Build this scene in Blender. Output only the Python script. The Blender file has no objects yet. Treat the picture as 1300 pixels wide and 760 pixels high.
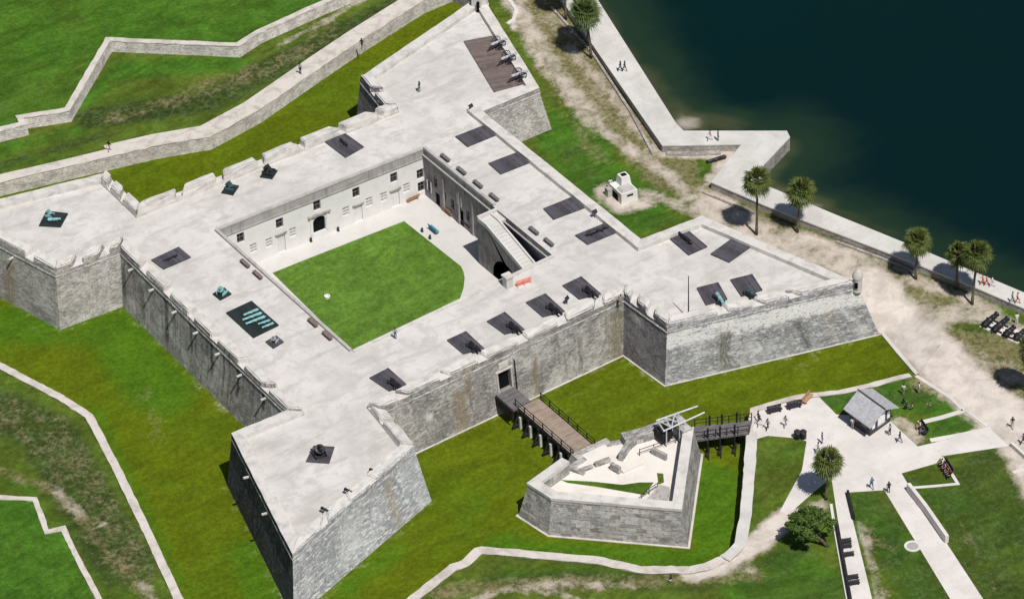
import bpy, bmesh, math, random
from math import sin, cos, pi, radians, sqrt, atan2, hypot
from mathutils import Vector, Matrix
from mathutils.geometry import delaunay_2d_cdt
random.seed(7)
rnd = random.Random(11)
S = bpy.context.scene
COL = S.collection

# ------------------------------------------------------------------ camera, sky, sun, exposure
CAM = Vector((-213.01647, -346.20879, 307.02505)); YAW, PIT, ROL, FPX = 0.59118, 0.64933, -0.03202, 5000.0
cF = Vector((sin(YAW)*cos(PIT), cos(YAW)*cos(PIT), -sin(PIT)))
_R = Vector((cos(YAW), -sin(YAW), 0)); _U = _R.cross(cF)
cR = cos(ROL)*_R + sin(ROL)*_U; cU = -sin(ROL)*_R + cos(ROL)*_U
cam_data = bpy.data.cameras.new('camera'); cam = bpy.data.objects.new('camera', cam_data); COL.objects.link(cam)
cam.matrix_world = Matrix(((cR.x, cU.x, -cF.x, CAM.x), (cR.y, cU.y, -cF.y, CAM.y), (cR.z, cU.z, -cF.z, CAM.z), (0, 0, 0, 1)))
cam_data.sensor_width = 36.0; cam_data.lens = FPX/1300.0*36.0
cam_data.clip_start = 5.0; cam_data.clip_end = 6000.0
S.camera = cam

SUN_AZ = radians(6.0)        # sun stands south, a little west (toward -y, -x)
SUN_EL = radians(60.0)
to_sun = Vector((-sin(SUN_AZ)*cos(SUN_EL), -cos(SUN_AZ)*cos(SUN_EL), sin(SUN_EL)))
sun_data = bpy.data.lights.new('sun', 'SUN'); sun_data.energy = 4.4; sun_data.angle = radians(0.5); sun_data.color = (1.0, 0.955, 0.89)
sun = bpy.data.objects.new('sun', sun_data); COL.objects.link(sun)
sun.rotation_euler = to_sun.to_track_quat('Z', 'Y').to_euler(); sun.location = (0, -60, 90)
W = bpy.data.worlds.new('World'); S.world = W; W.use_nodes = True
nt = W.node_tree; bg = nt.nodes['Background']
sky = nt.nodes.new('ShaderNodeTexSky'); sky.sky_type = 'NISHITA'; sky.sun_disc = False
sky.sun_elevation = SUN_EL; sky.sun_rotation = pi + SUN_AZ
nt.links.new(sky.outputs[0], bg.inputs[0]); bg.inputs[1].default_value = 0.05
S.view_settings.view_transform = 'Standard'; S.view_settings.look = 'None'
S.view_settings.exposure = 0.0; S.view_settings.gamma = 1.0; S.view_settings.use_curve_mapping = False
S.render.engine = 'CYCLES'
S.cycles.max_bounces = 6; S.cycles.use_denoising = True

# ------------------------------------------------------------------ measuring helpers (survey of the photograph -> metres)
def ray(px, py):
    return cF + cR*((px-650.0)/FPX) - cU*((py-380.0)/FPX)
def P(px, py, z):
    d = ray(px, py); t = (z-CAM.z)/d.z
    return CAM + d*t
def P2(px, py, z):
    p = P(px, py, z); return (p.x, p.y)
def PL(pts, z):
    return [P2(a, b, z) for a, b in pts]
def on_wall(px, py, A, B):
    """point seen on the vertical plane through A, B -> (distance along AB, z)"""
    d = ray(px, py); ax, ay = A; ux, uy = B[0]-ax, B[1]-ay; L = hypot(ux, uy); ux /= L; uy /= L
    nx, ny = -uy, ux
    t = ((ax-CAM.x)*nx+(ay-CAM.y)*ny)/(d.x*nx+d.y*ny); q = CAM+d*t
    return (q.x-ax)*ux+(q.y-ay)*uy, q.z

# ------------------------------------------------------------------ node material helper
class NT:
    def __init__(s, name):
        s.m = bpy.data.materials.new(name); s.m.use_nodes = True; s.t = s.m.node_tree
        s.b = s.t.nodes['Principled BSDF']
    def n(s, typ, **kw):
        o = s.t.nodes.new('ShaderNode'+typ)
        for k, v in kw.items(): setattr(o, k, v)
        return o
    def l(s, a, b): s.t.links.new(a, b)
    def pos(s): return s.n('NewGeometry').outputs['Position']
    def uv(s): return s.n('UVMap').outputs['UV']
    def obj(s): return s.n('TexCoord').outputs['Object']
    def mapv(s, v, scale=(1, 1, 1), loc=(0, 0, 0), rot=(0, 0, 0)):
        o = s.n('Mapping'); o.inputs['Scale'].default_value = scale; o.inputs['Location'].default_value = loc; o.inputs['Rotation'].default_value = rot
        s.l(v, o.inputs['Vector']); return o.outputs[0]
    def noise(s, v, scale, detail=4, rough=.55, dist=0.0):
        o = s.n('TexNoise'); o.inputs['Scale'].default_value = scale; o.inputs['Detail'].default_value = detail
        o.inputs['Roughness'].default_value = rough; o.inputs['Distortion'].default_value = dist
        s.l(v, o.inputs['Vector']); return o.outputs['Fac']
    def voro(s, v, scale, feature='F1'):
        o = s.n('TexVoronoi'); o.feature = feature; o.inputs['Scale'].default_value = scale; s.l(v, o.inputs['Vector']); return o.outputs['Distance']
    def ramp(s, f, stops):
        o = s.n('ValToRGB'); e = o.color_ramp.elements
        while len(e) < len(stops): e.new(.5)
        for i, (p, c) in enumerate(stops):
            e[i].position = p; e[i].color = (c, c, c, 1) if isinstance(c, (int, float)) else (*c, 1)
        s.l(f, o.inputs[0]); return o.outputs[0]
    def smooth(s, f, a, b, lo=0., hi=1.):
        o = s.n('MapRange'); o.interpolation_type = 'SMOOTHSTEP'
        for i, v in zip((1, 2, 3, 4), (a, b, lo, hi)): o.inputs[i].default_value = v
        s.l(f, o.inputs[0]); return o.outputs[0]
    def mix(s, f, a, b, mode='MIX'):
        o = s.n('Mix'); o.data_type = 'RGBA'; o.blend_type = mode
        for v, i in ((f, 0), (a, 6), (b, 7)):
            if isinstance(v, (int, float)): o.inputs[i].default_value = v
            elif isinstance(v, tuple): o.inputs[i].default_value = (*v, 1)
            else: s.l(v, o.inputs[i])
        return o.outputs[2]
    def math(s, op, a, b=0.0):
        o = s.n('Math'); o.operation = op
        for i, v in enumerate((a, b)):
            if isinstance(v, (int, float)): o.inputs[i].default_value = v
            else: s.l(v, o.inputs[i])
        return o.outputs[0]
    def attr(s, name):
        o = s.n('Attribute'); o.attribute_name = name; return o.outputs['Fac']
    def bump(s, h, strength=.4, dist=.05):
        o = s.n('Bump'); o.inputs['Strength'].default_value = strength; o.inputs['Distance'].default_value = dist
        s.l(h, o.inputs['Height']); s.l(o.outputs[0], s.b.inputs['Normal'])
    def out(s, col=None, rough=.9, spec=.2, metal=0.):
        if col is not None:
            if isinstance(col, tuple): s.b.inputs['Base Color'].default_value = (*col, 1)
            else: s.l(col, s.b.inputs['Base Color'])
        if isinstance(rough, (int, float)): s.b.inputs['Roughness'].default_value = rough
        else: s.l(rough, s.b.inputs['Roughness'])
        s.b.inputs['Specular IOR Level'].default_value = spec; s.b.inputs['Metallic'].default_value = metal
        return s.m

def mat_plain(name, col, rough=.8, var=.25, scale=3., spec=.3, metal=0.):
    k = NT(name); f = k.noise(k.obj(), scale, 5, .6)
    g = k.smooth(f, .3, .72)
    lo = tuple(c*(1-var) for c in col); hi = tuple(min(1, c*(1+var)) for c in col)
    return k.out(k.mix(g, lo, hi), rough, spec, metal)

def mat_coquina(name, base, dark, white, brown=.3, streak=.4, blotch=.5, course=.3, white_amt=.3, brick_c=.45, white_band=0., bw_=.82, cc=(.25, .78)):
    """weathered shell-stone masonry; uv in metres (u along the wall, v height)"""
    k = NT(name); uv = k.uv()
    br = k.n('TexBrick'); br.offset = .5
    br.inputs['Scale'].default_value = 1.0; br.inputs['Brick Width'].default_value = bw_; br.inputs['Row Height'].default_value = course
    br.inputs['Mortar Size'].default_value = .018; br.inputs['Mortar Smooth'].default_value = .4; br.inputs['Bias'].default_value = 0.
    br.inputs['Color1'].default_value = (cc[0],)*3+(1,); br.inputs['Color2'].default_value = (cc[1],)*3+(1,); br.inputs['Mortar'].default_value = (.12, .12, .12, 1)
    wob = k.n('VectorMath'); wob.operation = 'ADD'
    nz = k.n('TexNoise'); nz.inputs['Scale'].default_value = 1.1; k.l(uv, nz.inputs['Vector'])
    sc = k.n('VectorMath'); sc.operation = 'SCALE'; sc.inputs['Scale'].default_value = .16; k.l(nz.outputs['Color'], sc.inputs[0])
    k.l(uv, wob.inputs[0]); k.l(sc.outputs[0], wob.inputs[1]); k.l(wob.outputs[0], br.inputs['Vector'])
    fl = k.noise(k.mapv(uv, (.85, 1.9, 1), (2.7, 5.1, 0)), 1.5, 5, .66, .25); fl2 = k.noise(k.mapv(uv, (1., 1.7, 1), (11., 3., 0)), 2.1, 5, .68)
    bv = k.n('RGBToBW'); k.l(br.outputs['Color'], bv.inputs[0]); bv = bv.outputs[0]
    big = k.noise(uv, .17, 5, .6, .6); mid = k.noise(uv, .9, 6, .65, .3); fine = k.noise(uv, 6., 5, .7)
    horiz = k.noise(k.mapv(uv, (.42, 2.0, 1)), 1.5, 6, .72, .25)
    vert = k.noise(k.mapv(uv, (1.5, .07, 1), (3.3, 0, 0)), 1., 5, .62)
    vert2 = k.noise(k.mapv(uv, (.34, .05, 1), (9.1, 2, 0)), 1., 4, .6)
    mid2 = k.noise(k.mapv(uv, (.75, 1.0, 1)), .75, 8, .74, .5)
    c = k.mix(k.smooth(mid2, .38, .62), tuple(v*.60 for v in base), tuple(min(1, v*1.38) for v in base))
    pit = k.noise(k.mapv(uv, (1., 1.5, 1), (4, 8, 0)), 2.4, 6, .75)
    c = k.mix(k.math('MULTIPLY', k.smooth(pit, .44, .30), .6), c, tuple(v*.42 for v in base))
    c = k.mix(k.math('MULTIPLY', brick_c, .85), c, k.mix(bv, tuple(v*.55 for v in base), tuple(min(.85, v*1.38) for v in base)))
    c = k.mix(k.math('MULTIPLY', k.smooth(big, .42, .60), blotch), c, dark)
    c = k.mix(k.math('MULTIPLY', k.smooth(k.noise(uv, .55, 5, .62, .8), .54, .66), blotch*.8), c, tuple(v*.85 for v in dark))
    c = k.mix(k.math('MULTIPLY', k.smooth(k.noise(k.mapv(uv, (1, 1.6, 1), (7, 3, 0)), .8, 5, .68, .5), .56, .66), white_amt*.75), c, white)
    c = k.mix(k.math('MULTIPLY', k.smooth(vert, .52, .66), streak), c, tuple(v*.8 for v in dark))
    c = k.mix(k.math('MULTIPLY', k.smooth(vert2, .55, .66), brown), c, (.30, .235, .15))
    wm = k.math('MULTIPLY', k.smooth(horiz, .52, .63), k.smooth(k.noise(uv, .28, 3, .6), .40, .56))
    c = k.mix(k.math('MULTIPLY', wm, white_amt), c, white)
    if white_band > 0:
        sx = k.n('SeparateXYZ'); k.l(uv, sx.inputs[0])
        hgt = k.math('ADD', sx.outputs[1], k.math('MULTIPLY', mid, 2.2))
        bnd = k.math('MULTIPLY', k.math('MULTIPLY', k.smooth(hgt, 6.0, 6.7), k.smooth(hgt, 8.6, 8.1)), k.smooth(k.noise(k.mapv(uv, (.10, .5, 1), (2., 0, 0)), 1., 4, .6), .30, .48))
        c = k.mix(k.math('MULTIPLY', bnd, white_band), c, (.80, .79, .77))
    c = k.mix(k.math('MULTIPLY', k.smooth(fl, .545, .60), .40+.5*white_amt), c, tuple(v*.92 for v in white))
    c = k.mix(k.math('MULTIPLY', k.smooth(fl2, .555, .62), .70), c, tuple(v*.62 for v in dark))
    c = k.mix(k.math('MULTIPLY', k.smooth(fine, .42, .26), .5), c, tuple(v*.45 for v in dark))
    h = k.math('ADD', k.math('MULTIPLY', bv, .6), k.math('ADD', k.math('MULTIPLY', fine, .9), mid))
    k.bump(h, .8, .15)
    return k.out(c, .95, .1)

def mat_plaster(name, base, stain, amt=.4, scale=.25, bump=.15, streak=0.):
    k = NT(name); p = k.pos()
    a = k.noise(p, scale, 6, .6, .5); b = k.noise(p, scale*6, 6, .7); f = k.noise(p, 9., 4, .7)
    c = k.mix(k.math('MULTIPLY', k.smooth(a, .4, .72), amt), base, stain)
    c = k.mix(k.math('MULTIPLY', k.smooth(b, .52, .75), amt*.6), c, tuple(v*.86 for v in stain))
    if streak:
        s_ = k.noise(k.mapv(p, (1.6, 1.6, .12)), 1., 5, .6)
        c = k.mix(k.math('MULTIPLY', k.smooth(s_, .5, .72), streak), c, tuple(v*.55 for v in stain))
    c = k.mix(k.math('MULTIPLY', k.smooth(f, .4, .25), .25), c, tuple(v*.7 for v in stain))
    k.bump(k.math('ADD', f, b), bump, .05)
    return k.out(c, .95, .12)

def mat_grass(name, olive, green, murk, sw_=.22):
    """turf: lush / worn / dry / bare sand chosen by surveyed ground-cover masks, broken up by noise"""
    k = NT(name); p = k.pos()
    n1 = k.noise(p, .07, 7, .64, .6); n2 = k.noise(p, .38, 7, .68, .4); n3 = k.noise(p, 1.7, 6, .72, .2); n4 = k.noise(p, 7., 4, .75)
    swirl = k.noise(k.mapv(p, (.5, 1.3, 1), (0, 0, 0), (0, 0, .5)), .22, 6, .66, 1.2)
    pert = k.math('ADD', k.math('MULTIPLY', k.math('SUBTRACT', n2, .5), 1.0), k.math('MULTIPLY', k.math('SUBTRACT', n3, .5), .6))
    lush = k.smooth(k.math('ADD', k.attr('lush'), k.math('ADD', k.math('MULTIPLY', k.math('SUBTRACT', n1, .5), 1.5), k.math('MULTIPLY', pert, .35))), -.05, 1.0)
    dull = k.math('ADD', k.attr('dull'), k.math('MULTIPLY', pert, 1.1))
    dry = k.smooth(k.math('ADD', k.attr('dry'), pert), .35, .75)
    sa = k.attr('sand'); sand = k.smooth(k.math('ADD', sa, k.math('MULTIPLY', pert, .95)), .26, .76)
    c = k.mix(lush, olive, green)
    mk_ = k.mix(k.smooth(n3, .36, .64), tuple(v*.62 for v in murk), tuple(v*1.45 for v in murk))
    c = k.mix(k.math('MULTIPLY', k.smooth(dull, .25, .8), .95), c, mk_)
    def tone(c, f, lo, hi, a, b):
        return k.mix(1.0, c, k.mix(k.smooth(f, a, b), (lo,)*3, (hi,)*3), 'MULTIPLY')
    c = tone(c, swirl, 1-sw_, 1+sw_, .36, .64); c = tone(c, n2, 1-sw_*.8, 1+sw_*.8, .34, .66); c = tone(c, n3, .78, 1.20, .34, .66); c = tone(c, n4, .80, 1.18, .34, .66)
    c = k.mix(k.math('MULTIPLY', k.smooth(k.noise(p, .85, 5, .7), .62, .72), .35), c, (.135, .115, .045))
    tan = k.mix(k.smooth(n3, .35, .65), (.135, .115, .050), (.26, .225, .125))
    c = k.mix(k.math('MULTIPLY', dry, .85), c, tan)
    sb = k.smooth(k.math('ADD', sa, k.math('MULTIPLY', pert, .4)), .55, .98)
    snd = k.mix(sb, k.mix(k.smooth(n2, .3, .7), (.36, .31, .25), (.50, .44, .37)), k.mix(k.smooth(n2, .34, .66), (.53, .475, .425), (.70, .635, .585)))
    snd = k.mix(k.math('MULTIPLY', k.smooth(n3, .58, .74), .4), snd, (.30, .245, .18))
    c = k.mix(sand, c, snd)
    k.bump(k.math('ADD', n4, k.math('MULTIPLY', n3, 1.5)), .6, .14)
    return k.out(c, .95, .06)

def mat_water(name):
    k = NT(name); p = k.pos()
    n = k.noise(p, .12, 4, .6, .4)
    sh = k.math('ADD', k.attr('shallow'), k.math('MULTIPLY', k.math('SUBTRACT', n, .5), .35))
    far = k.noise(p, .012, 3, .5)
    deep = k.mix(k.smooth(far, .3, .7), (.0016, .0140, .0142), (.0020, .0120, .0138))
    c = k.mix(k.smooth(sh, .05, .45), deep, (.014, .032, .019))
    c = k.mix(k.smooth(sh, .45, .85), c, (.062, .070, .034))
    c = k.mix(k.smooth(sh, .78, 1.02), c, (.34, .315, .27))
    w1 = k.noise(k.mapv(p, (.5, 1.1, 1), (0, 0, 0), (0, 0, .6)), 1.1, 4, .6); w2 = k.noise(p, 4.5, 3, .6)
    k.bump(k.math('ADD', w1, k.math('MULTIPLY', w2, .35)), .22, .12)
    return k.out(c, .2, .06)

def mat_planks(name, col, width=.28, axis=0, var=.3):
    k = NT(name); p = k.obj()
    sx = k.n('SeparateXYZ'); k.l(p, sx.inputs[0]); a = sx.outputs[axis]
    cell = k.math('FLOOR', k.math('DIVIDE', a, width)); fr = k.math('FRACT', k.math('DIVIDE', a, width))
    wn = k.n('TexWhiteNoise'); wn.noise_dimensions = '1D'; k.l(cell, wn.inputs['W'])
    f = k.noise(p, 1.2, 5, .65)
    c = k.mix(wn.outputs['Value'], tuple(v*(1-var) for v in col), tuple(v*(1+var) for v in col))
    c = k.mix(k.math('MULTIPLY', k.smooth(f, .42, .7), .5), c, tuple(v*1.55 for v in col))
    gap = k.math('LESS_THAN', fr, .09)
    c = k.mix(gap, c, tuple(v*.3 for v in col))
    return k.out(c, .75, .3)

M = {}
M['wall_south'] = mat_coquina('coquina_curtain', (.44, .42, .395), (.17, .16, .155), (.66, .645, .62), brown=.75, streak=.6, blotch=.62, white_amt=.45, brick_c=.24)
M['wall_pale'] = mat_coquina('coquina_pale', (.50, .505, .53), (.27, .275, .30), (.88, .88, .88), brown=.15, streak=.4, blotch=.55, white_amt=1.0, brick_c=.5)
M['wall_grey'] = mat_coquina('coquina_grey', (.45, .45, .465), (.20, .20, .21), (.80, .79, .78), brown=.35, streak=.5, blotch=.58, white_amt=.55, brick_c=.22, white_band=.95)
M['wall_dark'] = mat_coquina('coquina_dark', (.58, .545, .54), (.13, .115, .115), (.56, .54, .51), brown=.35, streak=.85, blotch=.55, white_amt=.45, brick_c=.45)
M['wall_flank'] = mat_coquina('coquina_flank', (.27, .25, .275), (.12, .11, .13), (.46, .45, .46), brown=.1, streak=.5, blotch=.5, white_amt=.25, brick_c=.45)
M['wall_shaded'] = mat_coquina('coquina_shaded', (.115, .108, .118), (.05, .048, .056), (.36, .35, .34), brown=.2, streak=.8, blotch=.6, white_amt=.25, brick_c=.45)  # shade of the unlit south-west bastion face put into the stone colour
M['wall_warm'] = mat_coquina('coquina_warm', (.50, .475, .45), (.24, .225, .215), (.72, .69, .66), brown=.3, streak=.3, blotch=.5, white_amt=.55, brick_c=.5)
M['zig'] = mat_coquina('coquina_pink', (.64, .60, .565), (.38, .33, .305), (.76, .73, .70), brown=.15, streak=.2, blotch=.35, white_amt=.5, brick_c=.3)
M['ravelin'] = mat_coquina('coquina_ravelin', (.40, .385, .37), (.18, .17, .165), (.62, .60, .575), brown=.15, streak=.25, blotch=.3, white_amt=.35, brick_c=1.3, course=.5, bw_=1.25, cc=(.0, 1.1))
M['parapet'] = mat_plaster('parapet_plaster', (.62, .60, .57), (.38, .36, .345), .7, .7, .35)
M['parapet_stone'] = mat_plaster('parapet_stone', (.46, .445, .425), (.27, .26, .25), .7, .7, .4)
def mat_deck(name):
    k = NT(name); p = k.pos()
    a = k.noise(p, .11, 6, .62, .8); b = k.noise(p, .55, 7, .7, .3); f = k.noise(p, 7., 5, .7); st_ = k.noise(k.mapv(p, (.25, 1.3, 1), (0, 0, 0), (0, 0, .35)), .5, 6, .68, .3)
    c = k.mix(k.smooth(a, .36, .66), (.625, .608, .590), (.525, .508, .488))
    c = k.mix(k.math('MULTIPLY', k.smooth(b, .44, .62), .6), c, (.45, .43, .405))
    c = k.mix(k.math('MULTIPLY', k.smooth(st_, .52, .62), .45), c, (.40, .375, .35))
    c = k.mix(k.math('MULTIPLY', k.smooth(k.noise(p, .2, 3, .6), .55, .7), .3), c, (.60, .565, .53))
    wob = k.n('VectorMath'); wob.operation = 'ADD'; nz = k.n('TexNoise'); nz.inputs['Scale'].default_value = .5; k.l(p, nz.inputs['Vector']); sc = k.n('VectorMath'); sc.operation = 'SCALE'; sc.inputs['Scale'].default_value = 1.6; k.l(nz.outputs['Color'], sc.inputs[0]); k.l(p, wob.inputs[0]); k.l(sc.outputs[0], wob.inputs[1])
    v = k.n('TexVoronoi'); v.feature = 'DISTANCE_TO_EDGE'; v.inputs['Scale'].default_value = .17; k.l(wob.outputs[0], v.inputs['Vector'])
    c = k.mix(k.math('MULTIPLY', k.math('MULTIPLY', k.smooth(v.outputs['Distance'], .022, .006), k.smooth(b, .4, .6)), .08), c, (.33, .315, .30))
    c = k.mix(k.math('MULTIPLY', k.smooth(f, .42, .25), .35), c, (.36, .34, .32))
    k.bump(k.math('ADD', f, b), .2, .05); return k.out(c, .95, .1)
M['deck'] = mat_deck('tabby_deck')
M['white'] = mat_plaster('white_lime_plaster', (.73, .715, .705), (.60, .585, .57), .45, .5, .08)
M['grey_plaster_light'] = mat_plaster('pale_weathered_plaster', (.55, .53, .50), (.34, .32, .30), .7, .9, .3)
M['grey_plaster'] = mat_plaster('weathered_grey_plaster', (.40, .385, .37), (.235, .225, .22), .7, .6, .3, streak=.5)
M['dark_plaster'] = mat_plaster('dark_grey_plaster', (.30, .275, .285), (.13, .115, .125), .8, .5, .4, streak=.7)  # dark grey plaster with darker blotches and streaks
M['court'] = mat_plaster('courtyard_paving', (.585, .572, .555), (.48, .468, .452), .6, .3, .1)
def mat_slabs(name, c1, c2, joint, w, h):
    k = NT(name); p = k.pos()
    br = k.n('TexBrick'); br.offset = .0; br.inputs['Scale'].default_value = 1.; br.inputs['Brick Width'].default_value = w; br.inputs['Row Height'].default_value = h; br.inputs['Mortar Size'].default_value = .03; br.inputs['Mortar Smooth'].default_value = .5
    br.inputs['Color1'].default_value = (.42, .42, .42, 1); br.inputs['Color2'].default_value = (.62, .62, .62, 1); br.inputs['Mortar'].default_value = (0, 0, 0, 1); k.l(k.mapv(p, (1, 1, 1), (0, 0, 0), (0, 0, .1)), br.inputs['Vector'])
    a = k.noise(p, .2, 6, .62, .5); b = k.noise(p, 1.1, 6, .7, .2); f = k.noise(p, 8., 4, .7)
    c = k.mix(k.smooth(a, .35, .68), c1, c2)
    bw = k.n('RGBToBW'); k.l(br.outputs['Color'], bw.inputs[0])
    c = k.mix(.12, c, k.mix(bw.outputs[0], tuple(v*.75 for v in c2), tuple(min(.9, v*1.2) for v in c1)))
    c = k.mix(k.math('MULTIPLY', k.smooth(b, .5, .7), .4), c, tuple(v*.85 for v in c2))
    c = k.mix(k.math('MULTIPLY', br.outputs['Fac'], .22), c, joint)
    c = k.mix(k.math('MULTIPLY', k.smooth(f, .4, .25), .3), c, tuple(v*.7 for v in c2))
    return k.out(c, .95, .1)
M['concrete'] = mat_slabs('pale_concrete', (.69, .655, .635), (.57, .54, .515), (.38, .36, .34), 3.2, 3.2)
M['coping'] = mat_plaster('coping_stone', (.60, .56, .52), (.36, .325, .295), .75, .55, .35)
M['seawall_top'] = mat_slabs('seawall_concrete', (.62, .605, .58), (.49, .475, .45), (.33, .32, .30), 4.5, 4.5)
M['rubble'] = mat_coquina('rubble_stone', (.47, .44, .41), (.17, .155, .14), (.62, .60, .56), brown=.3, streak=.2, blotch=.5, white_amt=.3, brick_c=.7, course=.35)
M['sandfloor'] = mat_plaster('bleached_sand', (.74, .70, .655), (.58, .535, .48), .5, .5, .15)
M['grass'] = mat_grass('turf', (.094, .124, .018), (.056, .140, .014), (.044, .068, .020), .20); M['moat_grass'] = mat_grass('moat_turf', (.100, .134, .005), (.066, .144, .008), (.076, .098, .010), .13); M['lawn'] = mat_grass('courtyard_turf', (.118, .182, .022), (.100, .195, .028), (.07, .10, .02), .15); M['water'] = mat_water('harbour_water')
M['pad'] = mat_planks('dark_platform_planks', (.072, .068, .082), .30, 0, .30)
M['pad_green'] = mat_planks('green_black_platform_planks', (.018, .026, .027), .30, 0, .22)
M['pad_brown'] = mat_planks('brown_platform_planks', (.150, .118, .108), .42, 1, .22)
M['iron'] = mat_plain('black_iron', (.014, .014, .018), .5, .4, 2., .5)
M['bronze'] = mat_plain('verdigris_bronze', (.22, .43, .44), .55, .3, 2.5, .4)
M['bronze_dark'] = mat_plain('dark_bronze', (.035, .085, .09), .55, .4, 2.5, .4)
M['carriage'] = mat_plain('dark_carriage_wood', (.030, .028, .034), .8, .4, 2.)
M['steel_grey'] = mat_plain('pale_grey_iron', (.36, .37, .40), .5, .25, 2.)
M['bench_wood'] = mat_plain('weathered_bench_wood', (.20, .15, .125), .85, .35, 2.)
M['bench_grey'] = mat_plain('grey_bench_wood', (.155, .145, .15), .85, .35, 2.)
M['bench_tan'] = mat_plain('tan_bench_wood', (.42, .25, .14), .8, .3, 2.)
M['bench_black'] = mat_plain('black_bench_slats', (.028, .025, .032), .7, .35, 2.)
M['bridge_tan'] = mat_planks('tan_bridge_planks', (.285, .225, .180), .24, 1, .16)
M['bridge_grey'] = mat_planks('grey_bridge_planks', (.135, .125, .130), .24, 1, .2)
M['timber'] = mat_plain('tarred_timber', (.020, .018, .020), .85, .45, 1.5)
M['white_paint'] = mat_plain('white_paint', (.80, .80, .81), .5, .06, 1.)
M['grey_paint'] = mat_plain('chalky_white_paint', (.50, .51, .53), .7, .14, 3.)
M['white_frame'] = mat_plain('white_window_frame', (.72, .71, .70), .6, .08, 2.)
M['black'] = mat_plain('dark_interior', (.006, .006, .007), .9, .3, 1., .1)
M['glass'] = mat_plain('dark_window_glass', (.015, .016, .020), .15, .3, 1., .5)
M['shutter'] = mat_plain('white_shutter', (.50, .50, .50), .6, .12, 3.)
M['door_grey'] = mat_plain('pale_door', (.66, .655, .65), .6, .08, 1.)
M['shingle'] = mat_plain('grey_shingle_roof', (.40, .405, .43), .85, .16, 2.5)
M['dark_siding'] = mat_planks('dark_board_siding', (.055, .052, .060), .2, 2, .2)
M['orange'] = mat_plain('orange_plastic', (.85, .24, .15), .5, .15, 2.)
M['bluepaint'] = mat_plain('blue_painted_wood', (.07, .26, .37), .6, .2, 2.)
M['trunk'] = mat_plain('palm_trunk_bark', (.125, .105, .085), .95, .35, 4.)
def mat_leaf(name, a, b):
    k = NT(name); oi = k.n('NewGeometry').outputs['Random Per Island']
    f = k.noise(k.obj(), 1.2, 3, .6)
    c = k.mix(k.math('ADD', k.math('MULTIPLY', oi, .7), k.math('MULTIPLY', f, .3)), a, b)
    k.out(c, .55, .35)
    tr = k.n('BsdfTranslucent'); k.l(c, tr.inputs[0]); mx = k.n('MixShader'); mx.inputs[0].default_value = .25
    k.l(k.b.outputs[0], mx.inputs[1]); k.l(tr.outputs[0], mx.inputs[2])
    k.l(mx.outputs[0], k.t.nodes['Material Output'].inputs[0]); return k.m
M['frond'] = mat_leaf('palm_frond', (.034, .070, .012), (.190, .215, .055))
M['frond_dry'] = mat_leaf('dry_palm_frond', (.10, .085, .04), (.20, .17, .075))
M['frond_light'] = mat_leaf('light_palm_frond', (.055, .095, .025), (.15, .20, .06))
M['leaf'] = mat_leaf('cedar_leaf', (.036, .085, .012), (.135, .215, .040))
M['cork'] = mat_plain('cedar_bark', (.11, .085, .065), .95, .35, 4.)

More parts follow.
